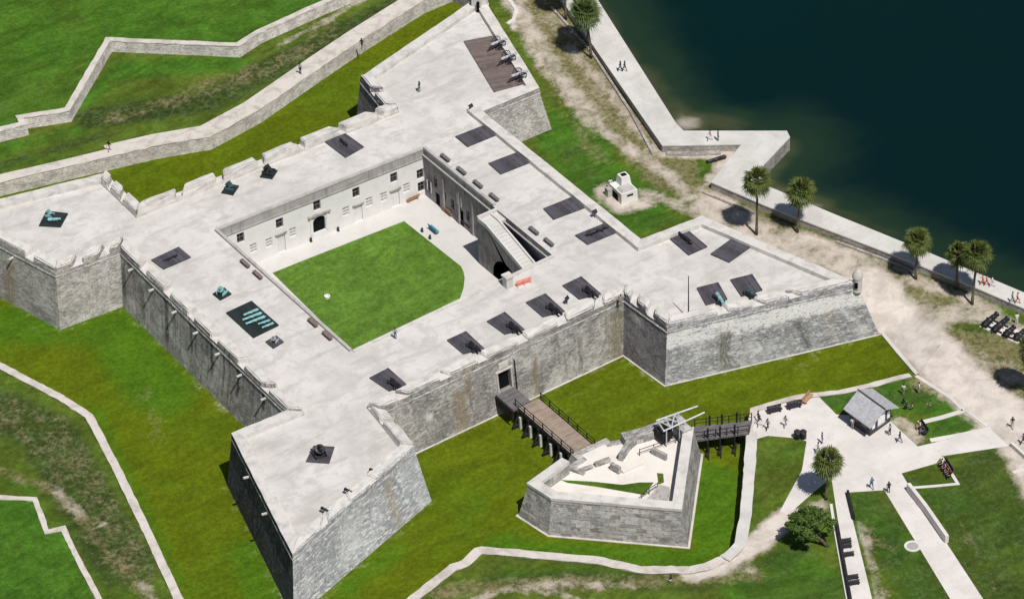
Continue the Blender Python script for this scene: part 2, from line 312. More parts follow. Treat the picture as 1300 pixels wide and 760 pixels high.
# ------------------------------------------------------------------ mesh helpers
class MB:
    def __init__(s): s.bm = bmesh.new(); s.uvl = s.bm.loops.layers.uv.new('UVMap')
    def face(s, pts, uvs=None):
        vs = [s.bm.verts.new(p) for p in pts]
        try: f = s.bm.faces.new(vs)
        except ValueError: return None
        if uvs:
            for lp, uv in zip(f.loops, uvs): lp[s.uvl].uv = uv
        return f
    def prism(s, poly, z0, z1, top=None, uv0=0., cap_bottom=True):
        """poly at z0 up to top (or poly) at z1; z may be lists per vertex"""
        top = top or poly; n = len(poly)
        Z0 = z0 if isinstance(z0, (list, tuple)) else [z0]*n; Z1 = z1 if isinstance(z1, (list, tuple)) else [z1]*n
        a = [s.bm.verts.new((p[0], p[1], z)) for p, z in zip(poly, Z0)]
        b = [s.bm.verts.new((p[0], p[1], z)) for p, z in zip(top, Z1)]
        area = sum(poly[i][0]*poly[(i+1) % n][1]-poly[(i+1) % n][0]*poly[i][1] for i in range(n))
        u = uv0
        for i in range(n):
            j = (i+1) % n; L = hypot(poly[j][0]-poly[i][0], poly[j][1]-poly[i][1])
            q = [a[i], a[j], b[j], b[i]]; uvs = [(u, Z0[i]), (u+L, Z0[j]), (u+L, Z1[j]), (u, Z1[i])]
            if area < 0: q.reverse(); uvs.reverse()
            f = s.bm.faces.new(q)
            for lp, uv in zip(f.loops, uvs): lp[s.uvl].uv = uv
            u += L
        for vs, flip, cap in ((b, area < 0, True), (a, area > 0, cap_bottom)):
            if not cap: continue
            q = list(vs)
            if flip: q.reverse()
            f = s.bm.faces.new(q)
            for lp in f.loops: lp[s.uvl].uv = (lp.vert.co.x, lp.vert.co.y)
        return s
    def box(s, c, d, rz=0., rx=0., ry=0.):
        m = Matrix.Translation(c) @ Matrix.Rotation(rz, 4, 'Z') @ Matrix.Rotation(ry, 4, 'Y') @ Matrix.Rotation(rx, 4, 'X')
        v = [s.bm.verts.new(m @ Vector((x*d[0]/2, y*d[1]/2, z*d[2]/2))) for x in (-1, 1) for y in (-1, 1) for z in (-1, 1)]
        for q, (i, j) in (((0, 1, 3, 2), (1, 2)), ((4, 6, 7, 5), (1, 2)), ((0, 4, 5, 1), (0, 2)), ((2, 3, 7, 6), (0, 2)), ((0, 2, 6, 4), (0, 1)), ((1, 5, 7, 3), (0, 1))):
            f = s.bm.faces.new([v[t] for t in q])
            for lp, t in zip(f.loops, q):
                loc = ((-1, 1)[t >> 2]*d[0]/2, (-1, 1)[(t >> 1) & 1]*d[1]/2, (-1, 1)[t & 1]*d[2]/2)
                lp[s.uvl].uv = (loc[i], loc[j])
        return s
    def tube(s, pts, rad, n=8, cap=True):
        pts = [Vector(p) for p in pts]; rings = []
        for i, p in enumerate(pts):
            d = (pts[min(i+1, len(pts)-1)]-pts[max(i-1, 0)]).normalized()
            up = Vector((0, 0, 1)) if abs(d.z) < .9 else Vector((1, 0, 0))
            x = d.cross(up).normalized(); y = d.cross(x)
            r = rad[i] if isinstance(rad, (list, tuple)) else rad
            rings.append([s.bm.verts.new(p+x*cos(2*pi*k/n)*r+y*sin(2*pi*k/n)*r) for k in range(n)])
        for a, b in zip(rings, rings[1:]):
            for k in range(n): s.bm.faces.new([a[k], b[k], b[(k+1) % n], a[(k+1) % n]])
        if cap:
            s.bm.faces.new(rings[0]); s.bm.faces.new(rings[-1][::-1])
        return s
    def lathe(s, prof, n=16, c=(0, 0, 0)):
        rings = [[s.bm.verts.new((c[0]+r*cos(2*pi*k/n), c[1]+r*sin(2*pi*k/n), c[2]+z)) for k in range(n)] for r, z in prof]
        for a, b in zip(rings, rings[1:]):
            for k in range(n): s.bm.faces.new([a[k], a[(k+1) % n], b[(k+1) % n], b[k]])
        s.bm.faces.new(rings[-1]); s.bm.faces.new(rings[0][::-1]); return s
    def bevel(s, w=.05, seg=1):
        bmesh.ops.bevel(s.bm, geom=s.bm.edges[:], offset=w, segments=seg, affect='EDGES', clamp_overlap=True); return s
    def mesh(s, name, smooth=False):
        bmesh.ops.recalc_face_normals(s.bm, faces=s.bm.faces[:])
        me = bpy.data.meshes.new(name); s.bm.to_mesh(me); s.bm.free()
        if smooth: me.polygons.foreach_set('use_smooth', [True]*len(me.polygons))
        return me
    def build(s, name, mat, parent=None, smooth=False, loc=None, rz=0.):
        o = bpy.data.objects.new(name, s.mesh(name, smooth)); COL.objects.link(o)
        if mat is not None: o.data.materials.append(mat)
        if parent is not None: o.parent = parent
        if loc is not None: o.location = loc
        o.rotation_euler[2] = rz
        return o
_rr = random.Random(21)
def rough(mb, maxlen=1.2, amp=.06):
    for _ in range(4):
        e = [e_ for e_ in mb.bm.edges if e_.calc_length() > maxlen]
        if not e: break
        bmesh.ops.subdivide_edges(mb.bm, edges=e, cuts=1)
    for v in mb.bm.verts: v.co += Vector((_rr.uniform(-amp, amp), _rr.uniform(-amp, amp), _rr.uniform(-amp, amp)*.5))
    bmesh.ops.triangulate(mb.bm, faces=[f for f in mb.bm.faces if len(f.verts) > 4])
    return mb
def tag(o, label=None, cat=None, group=None, kind=None):
    if label: o['label'] = label
    if cat: o['category'] = cat
    if group: o['group'] = group
    if kind: o['kind'] = kind
    return o
def empty(name, loc, rz=0., label=None, cat=None, group=None):
    o = bpy.data.objects.new(name, None); COL.objects.link(o); o.location = loc; o.rotation_euler = (0, 0, rz); o.empty_display_size = .5
    return tag(o, label, cat, group)
def copy_tree(o, parent=None):
    c = o.copy(); COL.objects.link(c)
    if parent is not None: c.parent = parent
    for ch in list(o.children): copy_tree(ch, c)
    return c
def area2(p): return sum(p[i][0]*p[(i+1) % len(p)][1]-p[(i+1) % len(p)][0]*p[i][1] for i in range(len(p)))
def offset_poly(poly, d, closed=True):
    """positive d grows a counter-clockwise polygon (or shifts an open line to its right)"""
    n = len(poly); out = []
    for i in range(n):
        p = poly[i]
        if closed: a, b = poly[i-1], poly[(i+1) % n]
        else: a = poly[i-1] if i > 0 else None; b = poly[i+1] if i < n-1 else None
        ns = []
        for q0, q1 in ((a, p), (p, b)):
            if q0 is None or q1 is None: continue
            dx, dy = q1[0]-q0[0], q1[1]-q0[1]; L = hypot(dx, dy) or 1e-9; ns.append((dy/L, -dx/L))
        if len(ns) == 1: out.append((p[0]+ns[0][0]*d, p[1]+ns[0][1]*d)); continue
        (x1, y1), (x2, y2) = ns; k = 1+x1*x2+y1*y2
        k = max(k, .16)
        out.append((p[0]+(x1+x2)/k*d, p[1]+(y1+y2)/k*d))
    return out
def in_poly(x, y, poly):
    c = False; j = len(poly)-1
    for i in range(len(poly)):
        xi, yi = poly[i]; xj, yj = poly[j]
        if (yi > y) != (yj > y) and x < (xj-xi)*(y-yi)/(yj-yi)+xi: c = not c
        j = i
    return c
def seg_d(x, y, a, b):
    dx, dy = b[0]-a[0], b[1]-a[1]; t = ((x-a[0])*dx+(y-a[1])*dy)/(dx*dx+dy*dy+1e-9); t = min(1, max(0, t))
    return hypot(x-a[0]-t*dx, y-a[1]-t*dy)
def line_d(x, y, L): return min(seg_d(x, y, a, b) for a, b in zip(L, L[1:]))
def sstep(a, b, v):
    t = min(1, max(0, (v-a)/(b-a))); return t*t*(3-2*t)
def sheet(name, outer, holes, z, mat, spacing=None, view=None, attrs=None, parent=None, zfun=None):
    """flat surface with constrained triangulation, optional inner sample points carrying masks"""
    V = []; Ed = []
    for loop in [outer]+holes:
        s0 = len(V); pts = []
        for i, p in enumerate(loop):
            q = loop[(i+1) % len(loop)]; L = hypot(q[0]-p[0], q[1]-p[1])
            m = max(1, int(L/(spacing*2))) if spacing and L < 60 else 1
            for t in range(m): pts.append((p[0]+(q[0]-p[0])*t/m, p[1]+(q[1]-p[1])*t/m))
        V += pts; Ed += [(s0+i, s0+(i+1) % len(pts)) for i in range(len(pts))]
    nb = len(V)
    if spacing and view:
        x0, y0, x1, y1 = view; j = 0; y = y0
        while y < y1:
            x = x0+(spacing*.5 if j % 2 else 0)
            while x < x1:
                if in_poly(x, y, outer) and not any(in_poly(x, y, h) for h in holes): V.append((x, y))
                x += spacing
            y += spacing*.87; j += 1
    r = delaunay_2d_cdt([Vector(v) for v in V], Ed, [], 0, 1e-4)
    vv, ff = r[0], r[2]; keep = []
    for f in ff:
        cx = sum(vv[i].x for i in f)/len(f); cy = sum(vv[i].y for i in f)/len(f)
        if in_poly(cx, cy, outer) and not any(in_poly(cx, cy, h) for h in holes):
            a = sum(vv[f[i]].x*vv[f[(i+1) % len(f)]].y-vv[f[(i+1) % len(f)]].x*vv[f[i]].y for i in range(len(f)))
            keep.append(tuple(f) if a > 0 else tuple(f)[::-1])
    me = bpy.data.meshes.new(name)
    me.from_pydata([(v.x, v.y, zfun(v.x, v.y) if zfun else z) for v in vv], [], keep); me.update()
    uvl = me.uv_layers.new(name='UVMap')
    co = [me.vertices[l.vertex_index].co for l in me.loops]
    uvl.data.foreach_set('uv', [c for v in co for c in (v.x, v.y)])
    if attrs:
        vals = [attrs(v.x, v.y) for v in vv]
        for k in vals[0]:
            at = me.attributes.new(k, 'FLOAT', 'POINT'); at.data.foreach_set('value', [d[k] for d in vals])
    o = bpy.data.objects.new(name, me); COL.objects.link(o); me.materials.append(mat)
    if parent: o.parent = parent
    return o

# ================================================================== LAYOUT (metres; z 0 = moat floor)
SWZ = 3.15; G = 2.0; DECK = 7.9; CORD = 7.6; COURT = .4
OUT = dict(NWs=P2(-72, 264, 9.2), NWn=P2(134, 213, 9.2), NWr=P2(178, 255, 9.2), NEr=P2(488, 131, 9.2), NEw=P2(456.6, 94, 9.0), NEs=P2(611, -7, 8.5),
           NEe=P2(685, 111, 8.5), NEq=P2(613, 141, 8.5), SEq=P2(813.6, 302.7, 8.5), SEe=P2(891.5, 273.6, 8.5), SEs=P2(1090, 366, 7.6), SEw=P2(846.8, 421.7, 7.6),
           SEr=P2(792, 382.5, 7.6), SWr=P2(487, 524, 7.6), SWe=P2(527, 573, 7.6), SWs=P2(371.5, 707, 8.), SWw=P2(293.5, 549.5, 8.4), SWn=P2(364, 519, 8.6),
           NWq=P2(153, 322, 7.6), NWw=P2(71, 351.7, 7.6))
ORDER = ['SEs', 'SEe', 'SEq', 'NEq', 'NEe', 'NEs', 'NEw', 'NEr', 'NWr', 'NWn', 'NWs', 'NWw', 'NWq', 'SWn', 'SWw', 'SWs', 'SWe', 'SWr', 'SEr', 'SEw']   # counter-clockwise
fort_poly = [OUT[k] for k in ORDER]
if area2(fort_poly) < 0: fort_poly.reverse(); ORDER.reverse()
fort_base = offset_poly(fort_poly, .95)
for k_b, p_b in dict(SEs=(45.6, -44.5), SWe=(-18.4, -37.6), NEe=(37.5, 14.9), NEq=(27.7, 14.9)).items(): fort_base[ORDER.index(k_b)] = p_b
CT = dict(ne=P2(537, 189, DECK), nw=P2(276, 292, DECK), sw=P2(447, 445, DECK), se=P2(701.5, 324, DECK))
court_poly = [CT['sw'], CT['se'], CT['ne'], CT['nw']]

moatW = PL([(231.5, 760), (188, 666), (147.6, 584), (117.5, 527), (80, 503), (0, 461)], G)
moatN = PL([(141, 215), (201, 201), (268, 189.5), (330, 156), (417, 95.6), (464, 64), (538, 17), (578, 0)], 0)
moatS = PL([(520, 758), (571.7, 718), (586, 713), (603, 697.5), (612, 695), (760, 708), (814, 720), (875, 720), (893, 717), (915, 707), (925, 699), (933, 690), (939, 660), (944, 606), (948, 549),
            (953, 519.5), (1006, 503.7), (1037, 499.7), (1070, 496), (1111, 486), (1154, 475), (1113, 415)], G)
lineW = [(-53.6, -46.), *moatW, (-51.5, 33.), (-52.0, 46.), (-42., 52.8)]
lineN = [(-42., 52.8), *moatN]
lineS = [(-53.6, -46.), (-50., -56.), (-42., -55.4), *moatS]
moat_poly = lineS[:-1] + [(42.5, -55.7), (48.6, -52.6), (54.6, -45.), (51.5, -37.), (37.2, -28.), (24., -24.), (24., 24.), (42.3, 39.), (47.5, 46.)] + moatN[::-1] + [(-42., 52.8), (-52., 46.), (-51.5, 33.)] + moatW[::-1]
sea_out = PL([(640, -206), (759, 0), (858, 156), (868, 166), (970.5, 166), (999, 166), (1003, 174), (968, 211), (972, 235), (1060, 272), (1171, 317), (1300, 371), (1500, 455)], SWZ)
sea_in = PL([(600, -189), (719, 8), (841, 184.5), (942, 183), (903, 231), (970, 260), (1013.6, 277), (1131, 322), (1242, 366), (1300, 391), (1500, 476)], SWZ)
o0, o1, oN, oM = sea_out[0], sea_out[1], sea_out[-1], sea_out[-2]
shore_mid = [((o0[0]+sea_in[0][0])/2, (o0[1]+sea_in[0][1])/2), ((o1[0]+sea_in[1][0])/2, (o1[1]+sea_in[1][1])/2),
             (sea_out[2][0]-1.5, sea_out[2][1]-.6), (sea_out[4][0]-1.2, sea_out[4][1]-1.2), (sea_out[5][0]-2.2, sea_out[5][1]-.2), (sea_out[7][0]-1.8, sea_out[7][1]+.4), (sea_out[8][0]-1.2, sea_out[8][1]-.6),
             ((sea_out[10][0]+sea_in[7][0])/2, (sea_out[10][1]+sea_in[7][1])/2), ((oN[0]+sea_in[-1][0])/2, (oN[1]+sea_in[-1][1])/2)]
def ext(a, b, L):
    d = hypot(b[0]-a[0], b[1]-a[1]); return (b[0]+(b[0]-a[0])/d*L, b[1]+(b[1]-a[1])/d*L)
sh0 = ext(shore_mid[1], shore_mid[0], 1400.); sh1 = ext(shore_mid[-2], shore_mid[-1], 1400.)
shore = [sh0]+shore_mid+[sh1]

# ------------------------------------------------------------------ ground-cover masks
def feat(lines, z=G):
    return [(PL(pts, z), r0, r1, amt) for pts, r0, r1, amt in lines]
SAND = feat([([(640, -20), (665, 25), (695, 80), (730, 125), (752, 152)], .8, 3.2, .64), ([(752, 152), (775, 172), (800, 190), (850, 225), (890, 262), (930, 290), (980, 312)], .2, 2.6, .66),
             ([(770, 243), (790, 262), (815, 255)], .6, 3.4, .75), ([(815, 245), (850, 255), (890, 275)], .4, 2.2, .6),
             ([(905, 262), (960, 300), (1020, 315), (1085, 335)], 2.2, 4.5, .70), ([(1000, 300), (1060, 318)], 1., 3., .75),
             ([(1104, 360), (1122, 385), (1190, 450), (1215, 480), (1260, 515), (1320, 560)], 2.2, 6., .95), ([(1120, 378), (1190, 400), (1250, 395)], 1., 4.2, .62), ([(1160, 355), (1230, 380), (1300, 425)], .6, 2.6, .62), ([(1240, 460), (1300, 480)], 1., 5., .5), ([(1290, 540), (1330, 620)], 2., 5., .9),
             ([(1000, 655), (960, 690), (915, 716), (880, 728)], 1.0, 2.6, .9), ([(985, 672), (1020, 655), (1045, 640)], .4, 2.2, .55),
             ([(600, 762), (645, 748), (700, 740), (800, 742)], .2, 1.5, .56), ([(640, 748), (700, 752), (750, 762)], .2, 1.2, .5), ([(880, 732), (960, 722)], .2, 1.4, .45),
             ([(1090, 655), (1104, 705), (1118, 770)], .2, 1.2, .52), ([(1140, 540), (1160, 555)], 1., 2.6, .6), ([(1190, 560), (1262, 543)], .3, .9, .8),
             ([(72, 624), (92, 642), (100, 650)], .3, 1.7, .60), ([(178, 738), (200, 765)], .3, 1.7, .48), ([(118, 672), (135, 662)], .1, .9, .62),
             ([(720, 60), (760, 100), (832, 192)], .2, 1.7, .62), ([(700, 20), (760, 110), (800, 160)], .6, 3.4, .42), ([(890, 240), (960, 275), (1130, 335), (1200, 365)], .2, 1.6, .55), ([(850, 195), (930, 195), (905, 228)], .6, 2.2, .8),
             ([(395, 40), (440, 10), (480, -10)], .2, 1.3, .62), ([(352, 60), (400, 32)], .2, 1.4, .5), ([(640, -10), (655, 15), (648, 40)], .2, .6, .9), ([(540, -10), (575, -20)], .4, 3., .8),
             ([(1258, 545), (1300, 540)], 1., 2.5, .9), ([(1282, 566), (1310, 590)], .5, 2.5, .7)])
DRY = feat([([(0, 520), (60, 550), (115, 630), (170, 730)], 2., 5.5, .46), ([(690, 0), (730, 70), (790, 150), (850, 215)], 2., 7., .75), ([(680, 60), (760, 200)], .6, 4., .5), ([(850, 225), (960, 285), (1090, 340), (1200, 385)], 1.5, 5., .7), ([(1110, 380), (1200, 470), (1310, 440)], 3., 9., .72), ([(1230, 440), (1310, 480)], 2., 8., .7),
            ([(0, 598), (50, 615), (95, 650), (150, 715), (195, 765)], .3, 2.1, .60), ([(0, 560), (70, 600)], .4, 4., .35), ([(140, 150), (230, 125), (330, 95), (420, 40)], .8, 3.2, .52), ([(250, 110), (320, 85)], .5, 2.5, .5), ([(0, 30), (50, 100)], .5, 3., .12),
            ([(560, 750), (700, 742), (960, 730)], .6, 3., .6), ([(970, 575), (1000, 590), (985, 620)], .5, 4., .33), ([(1020, 640), (1045, 680)], .6, 3., .42), ([(1095, 660), (1125, 760)], .3, 2., .5), ([(1280, 580), (1300, 600)], .4, 3., .5), ([(1215, 655), (1262, 745)], .2, 1.1, .5),
            ([(1140, 610), (1160, 600)], .5, 2.5, .4), ([(1170, 620), (1230, 600), (1280, 620)], .5, 5., .28), ([(1100, 660), (1130, 700)], .5, 2.5, .4), ([(850, 732), (890, 728)], .2, 1.3, .5), ([(1140, 430), (1180, 470)], .3, 2.2, .3)])
LUSHG = feat([([(720, 160), (740, 215), (800, 270)], 3., 7., .85), ([(690, 150), (640, 60)], .3, 3., .5), ([(850, 205), (880, 225)], 1., 3.5, .8), ([(1060, 500), (1170, 500), (1210, 515)], 2., 5., .95), ([(1190, 545), (1240, 533)], 1., 3., .9),
              ([(1090, 640), (1130, 690), (1180, 760)], 1.5, 4., .75), ([(1200, 640), (1290, 700), (1280, 760)], 3., 8., .5), ([(1010, 720), (950, 745), (1040, 740)], 2., 5., .8), ([(640, 725), (780, 728)], .6, 2., .62), ([(970, 590), (1005, 570)], 1., 4., .45),
              ([(160, 90), (300, 80)], 1.2, 3.5, .95), ([(105, 130), (150, 90)], .6, 2.5, .85), ([(0, 190), (100, 165)], .6, 2.6, .7), ([(0, 610), (40, 620)], .4, 1.6, .6)])
DULLG = feat([([(0, 520), (60, 550), (110, 640), (160, 720)], 2.5, 6., .70), ([(120, 150), (260, 130), (400, 60), (520, 0)], 1.5, 4.5, .75), ([(0, 210), (140, 170)], .4, 2.2, .6), ([(720, 190), (790, 275), (850, 285)], 1., 4., .45), ([(630, 740), (760, 735), (900, 740)], 1., 3.5, .55), ([(1150, 640), (1300, 690)], 3., 10., .55), ([(1260, 600), (1290, 740)], 3., 10., .55), ([(1200, 730), (1290, 770)], 3., 9., .6), ([(1100, 640), (1140, 720), (1180, 770)], 1.5, 4., .55), ([(1000, 700), (960, 745), (1050, 750)], 1.5, 5., .5), ([(1060, 498), (1180, 505)], 1.5, 4., .5), ([(1195, 545), (1250, 535)], .8, 3., .45)])
def mask(x, y, F, base=0.):
    v = base
    for L, r0, r1, amt in F:
        bx0 = min(p[0] for p in L)-r1; bx1 = max(p[0] for p in L)+r1
        if x < bx0 or x > bx1: continue
        d = line_d(x, y, L)
        if d < r1: v = max(v, amt*(1-sstep(r0, r1, d)))
    return v
def upper_attr(x, y):
    return dict(lush=mask(x, y, LUSHG, .30), dull=mask(x, y, DULLG, .10), dry=mask(x, y, DRY, .08), sand=mask(x, y, SAND))
MO_L = feat([([(20, 410), (140, 420), (210, 500)], 2.5, 6., .85), ([(320, 700), (340, 760)], 1.5, 4., .7), ([(120, 520), (160, 600), (230, 740)], .3, 1.6, .7), ([(660, 697), (760, 704), (880, 712), (915, 690), (922, 600)], .8, 2.2, 1.), ([(700, 697), (880, 708)], .5, 2.4, 1.), ([(540, 720), (600, 660), (640, 600)], .6, 3., .35), ([(440, 745), (500, 700)], .6, 3., .7), ([(0, 400), (70, 430)], 1., 4., .75), ([(640, 690), (660, 695)], 1., 3., .9), ([(700, 520), (740, 500)], 1., 4., .2), ([(900, 600), (905, 680)], 1.4, 2.8, 1.)], 0.)
MO_D = feat([([(180, 490), (200, 560)], .4, 3.5, .42), ([(640, 640), (760, 690)], .2, 1.6, .12), ([(720, 505), (780, 480)], .3, 2., .35), ([(820, 500), (1000, 470), (1090, 440)], .3, 2., .22), ([(60, 425), (30, 405)], .2, 1.4, .4), ([(600, 660), (640, 680)], .5, 4., .22), ([(1010, 470), (1040, 455)], .3, 2., .4), ([(735, 680), (780, 690)], .1, .8, .4)], 0.)
def moat_attr(x, y):
    if abs(x) > 90 or abs(y) > 90: return dict(lush=.2, dull=0., dry=0., sand=0.)
    f = min(seg_d(x, y, fort_base[i], fort_base[(i+1) % len(fort_base)]) for i in range(len(fort_base)))
    return dict(lush=mask(x, y, MO_L, .16), dull=.12, dry=mask(x, y, MO_D, .04), sand=.30*(1-sstep(.3, 2.0, f)))
GL_L = .82
def glacis_attr(x, y): return dict(lush=GL_L, dull=.16+.2*sin(x*.11+y*.07), dry=.02, sand=0.)
VIEW = (-78, -104, 80, 100)

# ================================================================== GROUND, WATER, PAVING (structure)
BIG = 1500.
g0 = sheet('ground', [(-BIG, -BIG), (BIG, -BIG), (BIG, BIG), (-BIG, BIG)], [], 0., M['moat_grass'], 1.3, (-58, -72, 46, 56), moat_attr); tag(g0, kind='structure')
land = [(-BIG, -BIG), (sh1[0], -BIG)] + ([sh1] if sh1[1] > -BIG else []) + shore_mid[::-1] + [sh0, (-BIG, BIG)]
g1 = sheet('terrain', land, [moat_poly], G, M['grass'], 1.0, VIEW, upper_attr); tag(g1, kind='structure')
BEACH = P2(872, 156, 1.0)
def water_attr(x, y):
    d = line_d(x, y, sea_out)
    s_ = max(.50*(1-sstep(0., 15., d)), .68*(1-sstep(.6, 4.5, d)))
    s_ = max(s_, 1.02*(1-sstep(.0, 7.0, hypot(x-BEACH[0], y-BEACH[1]))), .70*(1-sstep(.5, 6.5, line_d(x, y, PL([(815, 95), (868, 150), (930, 158)], 1.)))))
    s_ = max(s_, .86*(1-sstep(.5, 5.5, line_d(x, y, PL([(985, 245), (1040, 262)], 1.)))), .62*(1-sstep(.5, 4., line_d(x, y, PL([(1020, 255), (1140, 300)], 1.)))))
    return dict(shallow=s_)
wat = sheet('water', shore_mid + [sh1, (BIG, -BIG), (BIG, BIG), (BIG, max(sh0[1], BIG)), sh0], [], 1.0, M['water'], 2.0, (40, -75, 115, 95), water_attr); tag(wat, kind='structure')

plaza = PL([(953, 521), (1006, 504), (1036, 500), (1062, 526), (1095, 528), (1131, 535), (1165, 566.5), (1258.5, 545.5), (1281, 566), (1195, 579), (1188.5, 588), (1144.5, 600.6), (1157, 621), (1373, 950), (1322, 950),
            (1122.7, 622), (1074, 625), (1154, 950), (1108, 950), (1055.5, 606), (1029, 628), (1000, 653.5), (989.5, 649.5), (1018, 597), (1024, 560), (1010, 556), (975, 553), (961, 557), (952, 557)], G)
tag(sheet('pavement', plaza, [], G+.03, M['concrete'], None), kind='structure')
def strip(pts, w): 
    a = offset_poly(pts, w/2, False); b = offset_poly(pts, -w/2, False); return a+b[::-1]
def kerb(pxs, w, h, mat, name='kerb', z=G):
    mb = MB(); mb.prism(strip(PL(pxs, z), w), z-.1, z+h); return tag(mb.build(name, mat), kind='structure')
for pxs, w in [([(1066, 497), (1111, 487), (1153, 476)], .55), ([(1163, 477), (1207, 505), (1223, 521)], .5), ([(1166, 537), (1195, 530), (1223, 521.5)], .7), ([(1158, 619), (1185, 617), (1216, 614), (1195, 580)], .4),
               ([(1181, 559), (1220, 552), (1258, 544)], .7), ([(1286, 600), (1297, 596), (1310, 598)], .5), ([(1228, 522), (1253, 541)], .3)]:
    kerb(pxs, w, .07, M['concrete'])
kerb([(632, -8), (648, 2), (656, 14), (652, 26), (644, 31)], .55, .14, M['concrete'])
court = sheet('courtyard_floor', offset_poly(court_poly, 1.), [], COURT, M['court']); tag(court, kind='structure')
lawn_px = PL([(346, 346.5), (400, 325), (513, 281), (585, 338), (588.5, 345), (590, 353), (588.5, 366), (583, 382)], COURT)
lawn = lawn_px + [(-8.6, -8.6), (-10.4, -7.4)]
k_ = lambda x, y: dict(lush=.95, dull=.0, dry=.12, sand=0.)
tag(sheet('lawn', lawn, [], COURT+.05, M['lawn'], 1.5, (-12, -12, 14, 14), k_), kind='structure')

# glacis: raised turf beyond the two zigzag walls
zigN = PL([(-60, 192), (0, 179.5), (35, 171), (31, 163), (89, 154), (141, 65), (304, 72), (330, 55), (352, 45), (407, 20), (454, 0), (520, -28)], G)
zigS = PL([(-60, 624), (0, 629), (47, 632.5), (62, 673), (82, 668), (100.6, 706), (129, 760), (150, 808)], 3.4)
glN = offset_poly(zigN, -.45, False)
tag(sheet('terrain', [ext(glN[1], glN[0], 300.)]+glN[1:-1]+[ext(glN[-2], glN[-1], 20.), (60., 330.), (-300., 330.)], [], 3.55, M['grass'], 2.0, (-45, 52, 45, 105), glacis_attr), kind='structure')
tag(sheet('terrain', [ext(zigS[1], zigS[0], 120.)]+zigS[1:-1]+[ext(zigS[-2], zigS[-1], 120.), (-330., -250.), (-330., 60.)], [], 3.4, M['grass'], 2.0, (-85, -55, -55, 5), glacis_attr), kind='structure')

# ================================================================== RETAINING WALLS OUTSIDE THE FORT
def wall_line(name, line, w, z0, z1, mat, topmat=None, side=1, cap_h=.12, cap_over=.0, label=None, cat='wall', lean=0.):
    """masonry along a line: the line is the exposed edge, thickness to one side; a coping course on top"""
    root = empty(name, (0, 0, 0), 0, label, cat)
    other = offset_poly(line, w*side, False); foot = offset_poly(line, -lean*side, False)
    mb = MB(); mb.prism(foot+other[::-1], z0, z1, top=line+other[::-1]); mb.build('masonry', mat, root)
    a = offset_poly(line, -(.04+cap_over)*side, False); b = offset_poly(line, (w+.04)*side, False)
    mb = MB(); mb.prism(a+b[::-1], z1, z1+cap_h); rough(mb); mb.build('coping', topmat or M['coping'], root)
    return root
wall_line('moat_wall', lineW, .95, -.2, G+.10, M['rubble'], side=-1, label='narrow pale coping wall along the west edge of the moat', cat='wall')
wall_line('moat_wall', lineN, 1.7, -.2, G+.06, M['zig'], M['coping'], side=-1, label='long pale stone moat wall with footpath behind the fort, along the north', cat='wall', lean=.12)
iS = lineS.index(moatS[14])
wall_line('moat_wall', lineS[:lineS.index(moatS[9])+1], 1.15, -.2, G+.12, M['rubble'], side=1, label='low pale coping wall bending along the south edge of the moat', cat='wall')
wall_line('moat_wall', lineS[lineS.index(moatS[9]):iS+1], 1.3, -.2, G+.14, M['rubble'], M['seawall_top'], side=1, label='curved pale wall east of the ravelin casting a black shadow in the moat', cat='wall')
wall_line('moat_wall', lineS[iS:lineS.index(moatS[20])+1], .7, -.2, G+.10, M['rubble'], side=1, label='low moat wall behind the benches on the plaza edge', cat='wall')
wall_line('zigzag_wall', zigN, .8, G-.2, 3.6, M['zig'], M['coping'], side=-1, label='zigzag pale stone wall below the bright upper lawn at top left', cat='wall', lean=.25, cap_h=.16)
wall_line('zigzag_wall', zigS, .6, G-.2, 3.42, M['wall_warm'], M['coping'], side=1, label='thin zigzag stone wall at the bottom left corner', cat='wall', cap_h=.14)
e0, e1 = moatS[20], moatS[21]
kb = [(e0[0], e0[1], G+.01), (42.4, -55.6, G+.01), (44.3, -49.5, .9), (45.9, -44.7, .02), (43.5, -40.5, .3), (36., -29.5, 1.2)]
lo = [(37.3, -52.9, -.05), (38.5, -52., -.05), (40.6, -47.5, -.05), (42.5, -44.2, -.05), (41., -41., -.05), (36., -32., -.05)]
hi = [(e0[0]+.3, e0[1]-.6, G+.012), (42.7, -55.8, G+.012), (48.7, -52.5, G+.012), (54.7, -44.9, G+.012), (51.6, -36.9, G+.012), (37.3, -27.9, G+.012)]
for other, vals in ((lo, (.45, .15, .2, .05)), (hi, (.3, .2, .6, .95))):
    mb = MB()
    for q in range(len(kb)-1): mb.face([kb[q], kb[q+1], other[q+1], other[q]])
    bmesh.ops.remove_doubles(mb.bm, verts=mb.bm.verts[:], dist=1e-4); bmesh.ops.subdivide_edges(mb.bm, edges=mb.bm.edges[:], cuts=7, use_grid_fill=True)
    if other is hi: bmesh.ops.smooth_vert(mb.bm, verts=[v for v in mb.bm.verts if not v.is_boundary], factor=.5, use_axis_z=True)
    for f in mb.bm.faces: f.smooth = True
    bko = mb.build('bank', M['moat_grass' if other is lo else 'grass']); tag(bko, kind='structure')
    for nm_ in ('lush', 'dull', 'dry', 'sand'):
        at = bko.data.attributes.new(nm_, 'FLOAT', 'POINT'); at.data.foreach_set('value', [(upper_attr if other is hi else moat_attr)(v.co.x, v.co.y)[nm_] for v in bko.data.vertices])
mb = MB()
for q in range(1, 3):
    a, b = kb[q], kb[q+1]
    for w0, w1 in ((-.25, .25),):
        va = [mb.bm.verts.new((p[0]+w, p[1]+.05, p[2]+h_)) for p in (a, b) for w in (w0, w1) for h_ in (-.1, .12)]
        for fq_ in ((0, 1, 5, 4), (2, 6, 7, 3), (1, 3, 7, 5)): mb.bm.faces.new([va[t] for t in fq_])
